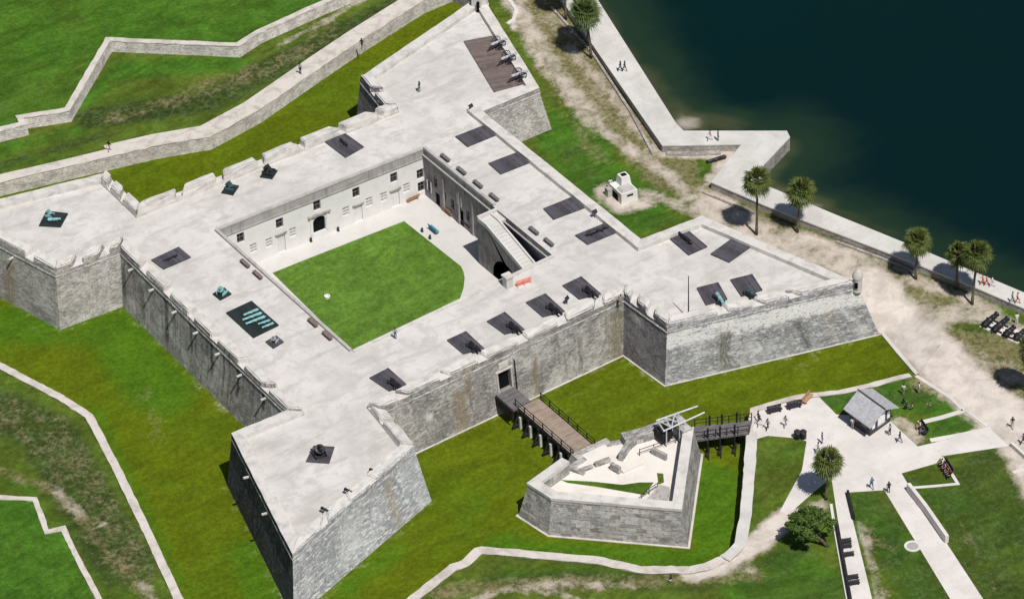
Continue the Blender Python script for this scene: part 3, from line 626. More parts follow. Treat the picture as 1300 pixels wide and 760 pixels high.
tag(mb.build('kerb', M['concrete']), kind='structure')
wall_line('moat_wall', [(46.6, 52.6), (47.5, 46.), (42.6, 39.)], .6, -.2, G+.05, M['rubble'], side=1, label='short moat wall behind the top bastion', cat='wall')
# footpath strip behind the north moat wall
pathN = offset_poly(lineN[1:], -1.7, False); pathN2 = offset_poly(lineN[1:], -3.0, False)
tag(sheet('path', pathN+pathN2[::-1], [], G+.02, M['coping']), kind='structure')

# seawall
sw = empty('sea_wall', (0, 0, 0), 0, 'broad pale concrete sea wall walkway with a projecting point beside the dark water', 'sea wall')
mb = MB(); mb.prism(sea_out+sea_in[::-1], -.5, SWZ-.18); mb.build('masonry', M['rubble'], sw)
mb = MB(); mb.prism(offset_poly(sea_out, -.0, False)+offset_poly(sea_in, .06, False)[::-1], SWZ-.18, SWZ); mb.build('walkway', M['seawall_top'], sw)
# low rubble footing lines in front of the sea wall
for pts, w, h, lab in [([(700, 10), (751, 67), (800, 142), (830, 198)], .35, .25, 'low rubble kerb line running beside the upper sea wall'), ([(846, 196), (880, 197), (915, 195)], .7, .35, 'pale rubble footing below the sea wall corner'),
                       ([(892, 245), (925, 259), (958, 272)], .22, .30, 'low dark stone edging by the sea wall near the cannon barrel'), ([(1062, 308), (1100, 322), (1140, 337), (1165, 348)], .3, .3, 'low pale stone edging in front of the sea wall, between the two pairs of palms')]:
    mb = MB(); L = PL(pts, G); mb.prism(strip(L, w), G-.1, G+h); tag(mb.build('stone_edging', M['rubble']), lab, 'edging')

# ================================================================== THE FORT
fort = empty('fort', (0, 0, 0), 0, 'star-shaped pale stone fort with four pointed bastions around a square grassy courtyard', 'fort')
def grid_wall(A, B, z0, z1, holes, depth, mat, name, parent, A0=None, B0=None, uv0=0., back=None):
    """wall facing the right of A->B, cut by rectangular openings (s0, s1, z0, z1) with reveals; A0/B0: foot of a battered wall"""
    L = hypot(B[0]-A[0], B[1]-A[1]); A0 = A0 or A; B0 = B0 or B
    nx, ny = (B[1]-A[1])/L, -(B[0]-A[0])/L
    def pt(s, z, d=0.):
        f = s/L; t = (z-z0)/(z1-z0)
        return (((A0[0]+(B0[0]-A0[0])*f)*(1-t)+(A[0]+(B[0]-A[0])*f)*t)-nx*d, ((A0[1]+(B0[1]-A0[1])*f)*(1-t)+(A[1]+(B[1]-A[1])*f)*t)-ny*d, z)
    ss = sorted({0., L, *[h[0] for h in holes], *[h[1] for h in holes]}); zs = sorted({z0, z1, *[h[2] for h in holes], *[h[3] for h in holes]})
    mb = MB()
    for s0, s1 in zip(ss, ss[1:]):
        for a, b in zip(zs, zs[1:]):
            sm, zm = (s0+s1)/2, (a+b)/2
            if any(h[0] < sm < h[1] and h[2] < zm < h[3] for h in holes): continue
            mb.face([pt(s0, a), pt(s1, a), pt(s1, b), pt(s0, b)], [(uv0+s0, a), (uv0+s1, a), (uv0+s1, b), (uv0+s0, b)])
    for h in holes:
        s0, s1, a, b = h
        for p, q in (((s0, a), (s0, b)), ((s0, b), (s1, b)), ((s1, b), (s1, a)), ((s1, a), (s0, a))):
            mb.face([pt(*p), pt(*q), pt(*q, depth), pt(*p, depth)], [(0, 0), (1, 0), (1, depth), (0, depth)])
    bmesh.ops.remove_doubles(mb.bm, verts=mb.bm.verts[:], dist=1e-4)
    me = bpy.data.meshes.new(name); 
    mb.bm.to_mesh(me); mb.bm.free(); me.materials.append(mat)
    o = bpy.data.objects.new(name, me); COL.objects.link(o); o.parent = parent
    return o, pt
WALLMAT = {'SWr': 'wall_south', 'SEw': 'wall_grey', 'SWs': 'wall_pale', 'NWw': 'wall_warm', 'NWq': 'wall_dark', 'SEr': 'wall_flank', 'NWs': 'wall_warm', 'SWw': 'wall_shaded', 'NEq': 'wall_warm', 'NEw': 'wall_flank'}
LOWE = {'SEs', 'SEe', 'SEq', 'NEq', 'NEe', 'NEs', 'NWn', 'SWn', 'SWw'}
GAPS = {'NWq': [(181, 340), (211, 369), (241, 394), (270, 419), (303.6, 450), (335, 479)], 'SWr': [(513, 497), (566, 470), (613.5, 450), (664, 424), (714, 400), (760, 378)],
        'SEr': [(804.8, 384), (826, 399)], 'SEw': [(919, 391), (963.6, 381), (1010.7, 373)], 'SWs': [(411.6, 650), (441, 626), (473, 601)], 'SWe': [(483, 537), (504, 552)],
        'NWr': [(146, 239), (161, 252)], 'NWs': [(37, 324)], 'NWw': [(98, 332), (132, 318)], 'NEr': [(469, 146), (422.5, 160), (374, 176.5), (325.5, 193), (276.5, 211), (228, 231)], 'NEw': [(472, 108)]}
n = len(ORDER); T = 1.5
inner = offset_poly(fort_poly, -T); uu = 0.
NARROW = {'NEr': .85, 'NWr': .7, 'SWe': .6, 'NEw': .8, 'SWs': .62}
gate_hole = None; EDGEUV = {}
jit = random.Random(5)
for i, key in enumerate(ORDER):
    A, B = fort_poly[i], fort_poly[(i+1) % n]; A0, B0 = fort_base[i], fort_base[(i+1) % n]; L = hypot(B[0]-A[0], B[1]-A[1])
    holes = []
    if key == 'SWr':
        s0, zt = on_wall(632, 487, A, B); s1, _ = on_wall(646.5, 482, A, B)
        gate_hole = (s0-.15, s0+1.75, 2.9, 5.75); holes = [gate_hole]
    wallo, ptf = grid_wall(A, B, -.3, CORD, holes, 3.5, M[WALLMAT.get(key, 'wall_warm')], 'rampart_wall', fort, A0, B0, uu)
    wallo['edge'] = key; EDGEUV[key] = (A, B, uu)
    if key == 'SWr': gate_pt = ptf; gate_uv = (A, B)
    I0, I1 = inner[i], inner[(i+1) % n]
    ln = lambda p, q, t: (p[0]+(q[0]-p[0])*t, p[1]+(q[1]-p[1])*t)
    low = key in LOWE
    zb = 8.45 if low else (8.42 if key in ('SWr', 'SEw', 'SWs') else 8.15)
    mb = MB(); mb.prism([A, B, I1, I0], CORD-.05, [zb, zb, zb+.06, zb+.06], uv0=uu)
    rough(mb, 1.3, .045)
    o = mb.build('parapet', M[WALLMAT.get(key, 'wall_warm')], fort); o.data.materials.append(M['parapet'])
    for p in o.data.polygons:
        outward = p.normal.x*(B[1]-A[1])/L - p.normal.y*(B[0]-A[0])/L
        p.material_index = 0 if outward > .5 else 1
    if not low:
        g = NARROW.get(key, 1.0); cuts = []
        for px, py in GAPS.get(key, []):
            s, _ = on_wall(px, py, A, B); cuts.append(min(.97, max(.03, s/L)))
        cuts.sort(); e = [(0., 0.)]+[(c-g/2/L, c+g/2/L) for c in cuts]+[(1., 1.)]
        for a, b in zip(e, e[1:]):
            f0, f1 = a[1], b[0]
            if (f1-f0)*L < .6: continue
            sp = .22/L
            o0_, o1_ = f0+(sp if f0 > 0 else 0), f1-(sp if f1 < 1 else 0)
            dz = jit.uniform(-.08, .05); HP = {'SWr': 8.86, 'NWq': 8.92, 'SEw': 8.9, 'SWs': 8.70, 'SWe': 8.95}.get(key, 9.22 if key == 'NEr' else 9.06)
            poly = [ln(A, B, o0_), ln(A, B, o1_), ln(I0, I1, f1), ln(I0, I1, f0)]
            top = offset_poly(poly, -.10)
            mb = MB(); mb.prism(poly, zb+.003, [HP+dz, HP+dz+jit.uniform(-.06, .05), HP+.14+dz, HP+.14+dz], top=top, uv0=uu+f0*L)
            bmesh.ops.subdivide_edges(mb.bm, edges=[e_ for e_ in mb.bm.edges if e_.calc_length() > .9], cuts=2, use_grid_fill=True)
            bmesh.ops.bevel(mb.bm, geom=[e_ for e_ in mb.bm.edges if len(e_.link_faces) == 2 and e_.calc_face_angle(0) > .6 and max(v.co.z for v in e_.verts) > 8.7], offset=.13, segments=2, affect='EDGES', clamp_overlap=True)
            for v in mb.bm.verts:
                if v.co.z > 8.3: v.co += Vector((jit.uniform(-.05, .05), jit.uniform(-.05, .05), jit.uniform(-.06, .05)))
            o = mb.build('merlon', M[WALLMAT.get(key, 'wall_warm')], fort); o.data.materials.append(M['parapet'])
            for p in o.data.polygons:
                outward = p.normal.x*(B[1]-A[1])/L - p.normal.y*(B[0]-A[0])/L
                p.material_index = 0 if (outward > .55) else 1
    uu += L
def add_stains(mat, items):
    k = NT.__new__(NT); k.m = mat.copy(); k.t = k.m.node_tree; k.b = k.t.nodes['Principled BSDF']
    src = k.b.inputs['Base Color'].links[0].from_socket; uv = k.uv()
    sx = k.n('SeparateXYZ'); k.l(uv, sx.inputs[0]); nz = k.noise(uv, 1.3, 6, .72, .4); nf = k.noise(k.mapv(uv, (1.8, .5, 1)), 2., 5, .7)
    for u, v0, v1, hw, col, amt in items:
        du = k.math('ADD', k.math('DIVIDE', k.math('ABSOLUTE', k.math('SUBTRACT', sx.outputs[0], u)), hw), k.math('MULTIPLY', k.math('SUBTRACT', nz, .5), 2.6))
        vv = k.math('ADD', sx.outputs[1], k.math('MULTIPLY', k.math('SUBTRACT', nz, .5), 2.0))
        f = k.math('MULTIPLY', k.smooth(du, 1.1, .25), k.math('MULTIPLY', k.smooth(vv, v0-.5, v0+.6), k.smooth(vv, v1+.5, v1-.6)))
        src = k.mix(k.math('MULTIPLY', k.math('MULTIPLY', f, k.smooth(nf, .25, .6)), amt), src, col)
    k.l(src, k.b.inputs['Base Color']); return k.m
BRN, BLK, OLV, WHT, DGR = (.27, .205, .125), (.045, .042, .042), (.19, .165, .09), (.80, .79, .77), (.13, .125, .12)
STAINS = {'SWr': [((575, 497), (585, 556), 1.5, BRN, .85), ((676, 452), (680, 500), .5, BRN, .9), ((735, 428), (737, 466), .5, DGR, .8), ((781, 395), (786, 455), 1.9, OLV, .8), ((537, 524), (542, 532), .8, WHT, .9), ((545, 545), (548, 572), 2.2, DGR, .5), ((705, 470), (708, 490), .8, WHT, .5)],
          'SEw': [((924, 418), (918, 470), 1.3, (.15, .14, .11), .9), ((1011, 405), (1013, 443), .7, DGR, .85), ((1072, 415), (1074, 425), 1.2, WHT, .8), ((880, 478), (882, 486), 2.2, WHT, .6), ((950, 440), (953, 446), 2., WHT, .6)],
          'SWs': [((487, 600), (500, 660), 1.0, (.36, .31, .22), .7), ((500, 600), (540, 640), 2.5, (.52, .54, .56), .4), ((440, 655), (455, 690), 3.0, WHT, .35)],
          'NWs': [((17, 335), (22, 395), 1.2, BRN, .8), ((55, 385), (58, 402), 2., (.2, .19, .21), .5)],
          'NWq': [((211, 375), (213, 425), .55, BLK, .9), ((182, 362), (184, 400), .9, (.15, .115, .085), .8), ((269, 430), (271, 470), .5, BLK, .95), ((302, 455), (304, 500), .5, BLK, .95), ((334, 482), (336, 520), .5, BLK, .95), ((243, 405), (245, 440), .5, BLK, .8), ((158, 335), (160, 370), .6, BLK, .7)],
          'SEr': [((808, 400), (811, 410), 1.4, (.62, .61, .60), .8), ((835, 470), (838, 476), 1.2, (.6, .6, .6), .6)], 'NWw': [((105, 395), (110, 405), 2.0, WHT, .7)]}
for ob_ in [o for o in fort.children if o.name.startswith('rampart_wall')]:
    key = ob_['edge']; del ob_['edge']
    if key in STAINS:
        A, B, u0 = EDGEUV[key]; it = []
        for pt_, pb_, hw, col, amt in STAINS[key]:
            a_ = on_wall(*pt_, A, B); b_ = on_wall(*pb_, A, B); it.append((u0+(a_[0]+b_[0])/2, max(.0, b_[1]), a_[1], hw, col, amt))
        ob_.data.materials[0] = add_stains(ob_.data.materials[0], it)
# cordon moulding right round the ramparts
ca, cb = offset_poly(fort_poly, .11), offset_poly(fort_poly, -.35)
mb = MB()
for i in range(n):
    j = (i+1) % n; mb.prism([ca[i], ca[j], cb[j], cb[i]], CORD-.05, CORD+.09, top=[offset_poly(ca, -.06)[i], offset_poly(ca, -.06)[j], cb[j], cb[i]])
mb.build('cordon', M['wall_grey'], fort)
# water spouts under the cordon on the west curtain and the north-west bastion
def spout(edge, fr):
    i = ORDER.index(edge); A, B = fort_poly[i], fort_poly[(i+1) % n]; L = hypot(B[0]-A[0], B[1]-A[1])
    x, y = A[0]+(B[0]-A[0])*fr, A[1]+(B[1]-A[1])*fr; nx, ny = (B[1]-A[1])/L, -(B[0]-A[0])/L
    mb = MB(); mb.box((x+nx*.35, y+ny*.35, CORD-.42), (.22, .9, .2), atan2(-nx, ny)); mb.build('water_spout', M['parapet'], fort)
for f in (.08, .21, .35, .48, .61, .74, .88): spout('NWq', f)
for f in (.25, .62): spout('NWs', f)
for f in (.3, .6): spout('SWw', f)
# terreplein with the courtyard opening
sheet('terreplein', offset_poly(fort_poly, -1.2), [court_poly], DECK, M['deck'], parent=fort)
# gate
A, B = gate_uv; h = gate_hole; wL = hypot(B[0]-A[0], B[1]-A[1])
def gbox(s0, s1, z0, z1, d0, d1, name, mat, parent=fort, ptf=None):
    pt = ptf or gate_pt; q = [pt(s0, z0, d0)[:2], pt(s1, z0, d0)[:2], pt(s1, z0, d1)[:2], pt(s0, z0, d1)[:2]]; q2 = [pt(s0, z1, d0)[:2], pt(s1, z1, d0)[:2], pt(s1, z1, d1)[:2], pt(s0, z1, d1)[:2]]
    mb = MB(); mb.prism(q, z0, z1, top=q2); return mb.build(name, mat, parent)
gr = gbox(h[0]-.28, h[0]-.02, h[2]-.3, h[3]+.02, -.10, .2, 'gate_surround', M['parapet_stone'])
gbox(h[1]+.02, h[1]+.25, h[2]-.3, h[3]+.02, -.10, .2, 'gate_surround', M['parapet_stone'])
gbox(h[0]-.35, h[1]+.35, h[3]+.03, h[3]+.25, -.14, .2, 'gate_lintel', M['parapet'])
gbox(h[0]+.25, h[1]-.25, h[3]+.45, h[3]+1.3, -.10, .15, 'gate_plaque', M['parapet'])
gbox(h[0]+.02, h[1]-.02, h[2]+.02, h[3]-.02, .55, .7, 'gate_shade_panel', M['black'])  # black panel gives the open gateway its inner shade
gbox(h[1]+.62, h[1]+.74, 2.4, h[3]+.9, -.20, .1, 'gate_chain_post', M['timber'])
# ---- courtyard walls
wins = []
def hole_at(px, py, A, B, w, hgt, z=None):
    s, zz = on_wall(px, py, A, B); zc = zz if z is None else z
    return (s-w/2, s+w/2, zc-hgt/2, zc+hgt/2)
A, B = CT['nw'], CT['ne']
up_px = [(305.5, 302), (355, 283.5), (402.5, 261), (452, 244.5), (500, 225.6), (533.6, 221)]
lo_px = [(321.7, 315), (341.6, 308), (371.6, 295), (439, 268.5), (468.5, 256.5), (487, 250), (516, 238.5)]
dr_px = [(357, 306), (455, 269), (502, 250)]
hu = [hole_at(*p, A, B, 1.1, 1.55) for p in up_px]
hl = [hole_at(*p, A, B, 1.05, 1.45) for p in lo_px]
def to_floor(h_): return (h_[0], h_[1], COURT+.02, h_[3])
hd = [to_floor(hole_at(*p, A, B, 1.25, 2.3)) for p in dr_px]
ha = hole_at(405.5, 284.5, A, B, 1.9, 2.5); hx = hole_at(535, 237, A, B, 1.1, 1.6)
for hh in hu+hl+[ha, hx]: pass
holesN = hu+hl+hd+[ha, hx]
wn_, ptN = grid_wall(A, B, COURT-.1, 6.55, holesN, .4, M['white'], 'courtyard_wall', fort)
def window(hh, ptf, pane, deep=.3, bars=1, mull=2, frame=M['white_frame'], proud=True, parent=None):
    s0, s1, a, b = hh; par = parent or wn_
    fr = MB()
    def add(u0, u1, v0, v1, d0, d1):
        q = [ptf(u0, v0, d0)[:2], ptf(u1, v0, d0)[:2], ptf(u1, v0, d1)[:2], ptf(u0, v0, d1)[:2]]; fr.prism(q, v0, v1)
    t = .09
    add(s0+.01, s0+t, a+.01, b-.01, deep-.06, deep+.04); add(s1-t, s1-.01, a+.01, b-.01, deep-.06, deep+.04)
    add(s0+t+.002, s1-t-.002, a+.01, a+t, deep-.06, deep+.04); add(s0+t+.002, s1-t-.002, b-t, b-.01, deep-.06, deep+.04)
    for k in range(bars):
        z = a+(b-a)*(k+1)/(bars+1); add(s0+t+.002, s1-t-.002, z-.035, z+.035, deep-.05, deep+.03)
    if mull: 
        c = (s0+s1)/2; add(c-.03, c+.03, a+t+.002, b-t-.002, deep-.052, deep+.028)
    w = fr.build('window', frame, par)
    mb = MB(); p = [ptf(s0+.02, a+.02, deep+.06), ptf(s1-.02, a+.02, deep+.06), ptf(s1-.02, b-.02, deep+.06), ptf(s0+.02, b-.02, deep+.06)]
    mb.prism([p[0][:2], p[1][:2], ptf(s1-.02, a, deep+.10)[:2], ptf(s0+.02, a, deep+.10)[:2]], a+.02, b-.02)
    g_ = mb.build('pane', pane, w); return w
for hh in hu: window(hh, ptN, M['glass'], .3, 1, 1, M['bench_grey'])
for hh in hl: window(hh, ptN, M['shutter'], .14, 2, 1)
window(hx, ptN, M['glass'], .3, 1, 1, M['bench_grey'])
for hh in hd:
    gbox(hh[0]+.02, hh[1]-.02, hh[2], hh[3]-.02, .16, .24, 'door', M['door_grey'], wn_, ptN)
    gbox(hh[0]-.25, hh[1]+.25, hh[3]+.06, hh[3]+.24, -.22, .05, 'door_hood', M['grey_plaster'], wn_, ptN)
# arched chapel doorway
s0, s1, a, b = ha
gbox(s0+.03, s1-.03, a+.02, b-.02, .30, .38, 'door', M['black'], wn_, ptN)
mb = MB(); r_ = (s1-s0)/2; cs = (s0+s1)/2; zc = b-r_*.75
for sgn in (-1, 1):
    pts = [(cs+sgn*r_, b+.004)]+[(cs+sgn*r_*cos(t*pi/2/6), zc+r_*.75*sin(t*pi/2/6)) for t in range(7)]
    pl = [ptN(u, v, -.004) for u, v in pts]; pk = [ptN(u, v, .2) for u, v in pts]
    va = [mb.bm.verts.new(v) for v in pl]; vb = [mb.bm.verts.new(v) for v in pk]
    mb.bm.faces.new(va); mb.bm.faces.new(vb[::-1])
    for q in range(len(va)): mb.bm.faces.new([va[q], va[(q+1) % len(va)], vb[(q+1) % len(va)], vb[q]])
mb.build('arch_spandrel', M['white'], wn_)
gbox(s0-.75, s1+.75, b+.35, b+.62, -.32, .05, 'door_hood', M['grey_plaster'], wn_, ptN)
gbox(s0-.45, s0-.12, a, b+.33, -.12, .05, 'pilaster', M['white'], wn_, ptN); gbox(s1+.12, s1+.45, a, b+.33, -.12, .05, 'pilaster', M['white'], wn_, ptN)
# weathered grey parapet band above the white wall
q0 = offset_poly([A, B], .16, False); q1 = offset_poly([A, B], -.5, False)
mb = MB(); mb.prism([A, B]+q1[::-1], 6.56, DECK-.01, top=[A, B]+q1[::-1]); mb.build('cornice', M['grey_plaster'], wn_)
q2 = offset_poly([A, B], .12, False)
mb = MB(); mb.prism(q2+offset_poly([A, B], -.02, False)[::-1], 6.45, 6.62); mb.build('string_course', M['grey_plaster'], wn_)
mb = MB(); mb.prism(offset_poly([A, B], .07, False)+offset_poly([A, B], -.45, False)[::-1], DECK-.12, DECK+.10); mb.build('coping', M['parapet_stone'], wn_)
# east side (faces west)
A, B = CT['ne'], CT['se']
e_dark = [(563.8, 249), (574.3, 259), (583, 254.3), (593.7, 274), (553, 232), (545, 236.5)]
he = [hole_at(*p, A, B, .8, 1.5) for p in e_dark]
hed = [to_floor(hole_at(*p, A, B, 1.1, 2.3)) for p in [(555.5, 254), (585.5, 275.5)]]
hed = [q for q in hed if all(q[1] < w[0] or q[0] > w[1] or w[2] > q[3] for w in he)]
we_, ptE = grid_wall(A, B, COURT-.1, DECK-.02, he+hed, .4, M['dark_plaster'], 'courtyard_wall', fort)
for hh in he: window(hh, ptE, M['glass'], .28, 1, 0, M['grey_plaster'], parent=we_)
for hh in hed:
    gbox(hh[0]+.02, hh[1]-.02, hh[2], hh[3]-.02, .2, .28, 'door', M['black'], we_, ptE)
for s in (4.6, 8.2, 11.4):
    gbox(s-.14, s+.14, COURT, 5.6, -.14, .04, 'pilaster', M['grey_plaster'], we_, ptE)
for hh in (he[2], he[5]):
    for sd in (-1, 1): gbox((hh[0] if sd < 0 else hh[1])+sd*.05-.09, (hh[0] if sd < 0 else hh[1])+sd*.05+.09, hh[2]-.1, hh[3]+.1, -.06, .02, 'window_surround', M['parapet'], we_, ptE)
q = offset_poly([A, B], .18, False)
mb = MB(); mb.prism(q+offset_poly([A, B], -.1, False)[::-1], 6.85, 7.05); mb.build('string_course', M['parapet_stone'], we_)
# south and west sides
for a_, b_ in (('se', 'sw'), ('sw', 'nw')):
    grid_wall(CT[a_], CT[b_], COURT-.1, DECK-.02, [(u, u+1.1, COURT+.02, 2.8) for u in (5., 12., 20., 26.)]+[(u, u+.9, 4.2, 5.5) for u in (5.1, 12.1, 20.1, 26.1)], .5, M['white'], 'courtyard_wall', fort)
for a_, b_, w_, hgt, mt in (('ne', 'se', .42, .30, 'parapet_stone'), ('se', 'sw', .5, .16, 'parapet'), ('sw', 'nw', .40, .34, 'parapet_stone')):
    L_ = [CT[a_], CT[b_]]
    if a_ == 'ne':
        f = .55; mid = (CT['ne'][0]+(CT['se'][0]-CT['ne'][0])*f, CT['ne'][1]+(CT['se'][1]-CT['ne'][1])*f); L_ = [CT['ne'], mid]
    p_ = strip(offset_poly(L_, -w_/2-.01, False), w_)
    mb = MB(); mb.prism(p_, DECK-.1, DECK+hgt); mb.build('courtyard_coping', M[mt], fort)
# ---- great stair in the south-east corner of the courtyard
X0, X1, YL, YS, ZL = 13.1, 15.15, -1.9, -4.0, 7.4; YE, SL = -14.75, .27
prof = [(YL, COURT-.05), (YL, ZL), (YS, ZL), (YE, ZL-(YS-YE)*SL), (YE, COURT-.05), (-10.9, COURT-.05)]
prof += [(-8.05-2.85*cos(t*pi/10), 1.0+3.0*sin(t*pi/10)) for t in range(0, 11)]
prof += [(-5.2, COURT-.05)]
st = MB()
va = [st.bm.verts.new((X0, y, z)) for y, z in prof]; vb = [st.bm.verts.new((X1, y, z)) for y, z in prof]
st.bm.faces.new(va); st.bm.faces.new(vb[::-1])
for q in range(len(va)): st.bm.faces.new([va[q], va[(q+1) % len(va)], vb[(q+1) % len(va)], vb[q]])
for f in st.bm.faces:
    for lp in f.loops: lp[st.uvl].uv = (lp.vert.co.y, lp.vert.co.z)
bmesh.ops.triangulate(st.bm, faces=st.bm.faces[:])
stair = st.build('staircase', M['dark_plaster'], fort)
mb = MB(); ns = 18; dy = (YS-YE)/ns
for k in range(ns):
    z = ZL-(k+.5)*dy*SL; zz = ZL-(YS-YE)*k/ns*SL
    mb.box(((X0+X1)/2+.06, YS-(k+.5)*dy, zz-.30), (X1-X0-.35, dy*1.02, .68))
mb.build('step', M['court'], stair)
for xc in (X0+.10, X1-.10):
    mb = MB(); va = [mb.bm.verts.new((xc+dx, y, z+o_)) for dx in (-.12, .12) for (y, z) in ((YL, ZL), (YS, ZL), (YE, ZL-(YS-YE)*SL)) for o_ in (-.2, .42)]
    for b0 in (0, 2):
        i0 = [b0, b0+1, b0+3, b0+2]; i1 = [x+6 for x in i0]
        mb.bm.faces.new([va[x] for x in i0]); mb.bm.faces.new([va[x] for x in i1][::-1])
        mb.bm.faces.new([va[b0+1], va[b0+3], va[b0+9], va[b0+7]]); mb.bm.faces.new([va[b0], va[b0+2], va[b0+8], va[b0+6]])
    mb.bm.faces.new([va[0], va[1], va[7], va[6]]); mb.bm.faces.new([va[4], va[5], va[11], va[10]])
    mb.build('stair_wall', M['court'], stair)
mb = MB(); mb.prism([(X0-.02, YL+.02), (16.2, YL+.02), (16.2, YS-.1), (X0+.2, YS-.1)], ZL-.3, ZL+.12); mb.build('landing', M['court'], stair)
mb = MB(); mb.prism([(X0-.05, YL+.05), (16.2, YL+.05), (16.2, YL-.30), (X0-.05, YL-.30)], ZL+.12, ZL+.62); mb.build('stair_wall', M['court'], stair)
mb = MB(); fa, fb = offset_poly(fort_base, .16), offset_poly(fort_base, -.2)
for i in range(n):
    j = (i+1) % n
    if ORDER[i] not in ('SWr', 'SEr', 'SEw'): continue
    mb.prism([fa[i], fa[j], fb[j], fb[i]], -.1, .07)
for i in ():
    j = 0; mb.prism([fa[i], fa[j], fb[j], fb[i]], -.1, .09)
mb.build('footing', M['coping'], fort)
# ---- sentry boxes
def sentry(name, x, y, z, hgt, r, mat, parent):
    mb = MB(); mb.lathe([(.12, -1.0), (r*.75, -.35), (r*1.08, 0), (r*1.08, .16), (r, .2), (r, hgt*.62), (r*1.14, hgt*.64), (r*1.12, hgt*.70), (r*.95, hgt*.82), (r*.6, hgt*.94), (r*.22, hgt), (r*.2, hgt+.12), (.02, hgt+.26)], 14, (x, y, z))
    o = mb.build(name, mat, parent); 
    mb = MB(); mb.box((x-r*.72, y-r*.55, z+hgt*.36), (.32, .42, .85), radians(35)); mb.build('sentry_opening', M['black'], o)
    return o
ss_ = fort_poly[ORDER.index('SEs')]
sentry('sentry_box', ss_[0]-.1, ss_[1]+.15, 7.3, 3.2, .62, M['grey_plaster_light'], fort)
ne_ = fort_poly[ORDER.index('NEs')]
sentry('watch_tower', ne_[0]-1.2, ne_[1]-1.4, DECK, 6.2, 1.15, M['parapet'], fort)
tx, ty = P2(608, 14, DECK)
mb = MB(); mb.box((tx+.3, ty+.6, DECK+1.05), (1.5, 1.3, 2.1), radians(30)); tw = mb.build('tower_stair_hut', M['parapet'], fort)
mb = MB(); mb.box((tx-.08, ty-.12, DECK+.85), (.85, .3, 1.6), radians(30)); mb.build('doorway', M['black'], tw)
# cistern-like chimney block by the stair head
mb = MB(); cx, cy = P2(646, 364, DECK); mb.box((cx, cy+.2, DECK+.75), (1.0, 1.0, 1.5)); mb.bevel(.05); 
mb.box((cx, cy+.2, DECK+1.62), (1.2, 1.2, .22)); mb.build('chimney', M['parapet'], fort)
#@@OBJ
# ================================================================== RAVELIN AND BRIDGES
rav = empty('ravelin', (0, 0, 0), 0, 'small pointed stone ravelin with a bleached sandy interior standing in the moat', 'ravelin')
RT = 5.2
rt_px = [(670, 612), (700, 631), (864.7, 645), (880, 541)]
rpoly = PL(rt_px, RT); gorge = [P2(858, 549, RT), P2(714, 580.5, RT)]
rpoly = rpoly + [(rpoly[3][0]-1.0, rpoly[3][1]+.9)]
r_all = rpoly + [(9.6, -46.6), (3.2, -44.6), (3.2, -43.7), (-2.0, -43.7), (-2.0, -45.0), gorge[1]]
if area2(r_all) < 0: r_all.reverse()
RF = 3.3
ap = [None]*len(r_all); base_r = offset_poly(r_all, .95)
nr = len(r_all); uu = 0.; rin = offset_poly(r_all, -1.15)
par_h = {}
def near(p, q): return hypot(p[0]-q[0], p[1]-q[1]) < 1e-3
corner = [any(near(p, q) for q in rpoly[:4]) or near(p, gorge[1]) for p in r_all]
for i in range(nr):
    j = (i+1) % nr; A, B = r_all[i], r_all[j]; L = hypot(B[0]-A[0], B[1]-A[1]); full = corner[i] and corner[j]
    zt = RT-.45 if full else RF
    mb = MB(); f0 = 1-(zt)/RT
    lerp = lambda a, b, t: (a[0]+(b[0]-a[0])*t, a[1]+(b[1]-a[1])*t)
    mb.prism([base_r[i], base_r[j], rin[j], rin[i]], -.2, zt, top=[A, B, rin[j], rin[i]], uv0=uu)
    mb.build('rampart_wall', M['ravelin'], rav)
    if full:
        oa, ob = offset_poly(r_all, .10)[i], offset_poly(r_all, .10)[j]
        mb = MB(); mb.prism([oa, ob, rin[j], rin[i]], zt+.002, [RT-.05, RT-.05, RT+.05, RT+.05])
        mb.build('parapet_coping', M['parapet'], rav)
    uu += L
mb = MB(); fa, fb = offset_poly(base_r, .22), offset_poly(base_r, -.3)
for i in range(nr):
    j = (i+1) % nr; mb.prism([fa[i], fa[j], fb[j], fb[i]], -.1, .08)
mb.build('footing', M['coping'], rav)
sheet('floor', offset_poly(r_all, -.9), [], RF+.004, M['sandfloor'], parent=rav)
gpx = PL([(712, 609), (720, 612.5), (760, 618), (818, 628), (830, 612), (812, 612), (790, 615), (752, 611)], RF)
sheet('grass_strip', gpx, [], RF+.03, M['grass'], .6, (-12, -64, 14, -40), lambda x, y: dict(lush=.45, dull=.2, dry=.3, sand=.12), parent=rav)
gp2 = PL([(834, 600), (842, 601), (843, 612), (836, 615)], RF)
sheet('grass_strip', gp2, [], RF+.03, M['grass'], .4, (-12, -64, 14, -40), lambda x, y: dict(lush=.3, dull=.3, dry=.4, sand=.2), parent=rav)
def rwall(pxs, w, z0, z1, mat='ravelin', nm='inner_wall', zpx=RF):
    L = PL(pxs, zpx); mb = MB(); mb.prism(strip(L, w), z0, z1); return mb.build(nm, M[mat], rav)
rwall([(791, 563), (818, 556), (848, 545), (868, 541)], 1.5, RF-.4, RF+1.15)          # gorge wall towards the lift gate
rwall([(788, 585), (797, 571), (806, 563)], .55, RF, RF+1.2); rwall([(776, 595), (787, 601)], .45, RF, RF+1.0)
rwall([(755, 592), (774, 585)], .5, RF, RF+.55); rwall([(738, 598), (752, 593)], .5, RF, RF+.35); rwall([(790, 600), (815, 589)], .5, RF, RF+.30, 'sandfloor'); rwall([(828, 575), (846, 584)], .4, RF, RF+.9, 'grey_plaster')
rwall([(706, 603), (722, 592)], .3, RF, RF+.75, 'grey_plaster'); rwall([(724, 596), (742, 602)], .5, RF, RF+.5)
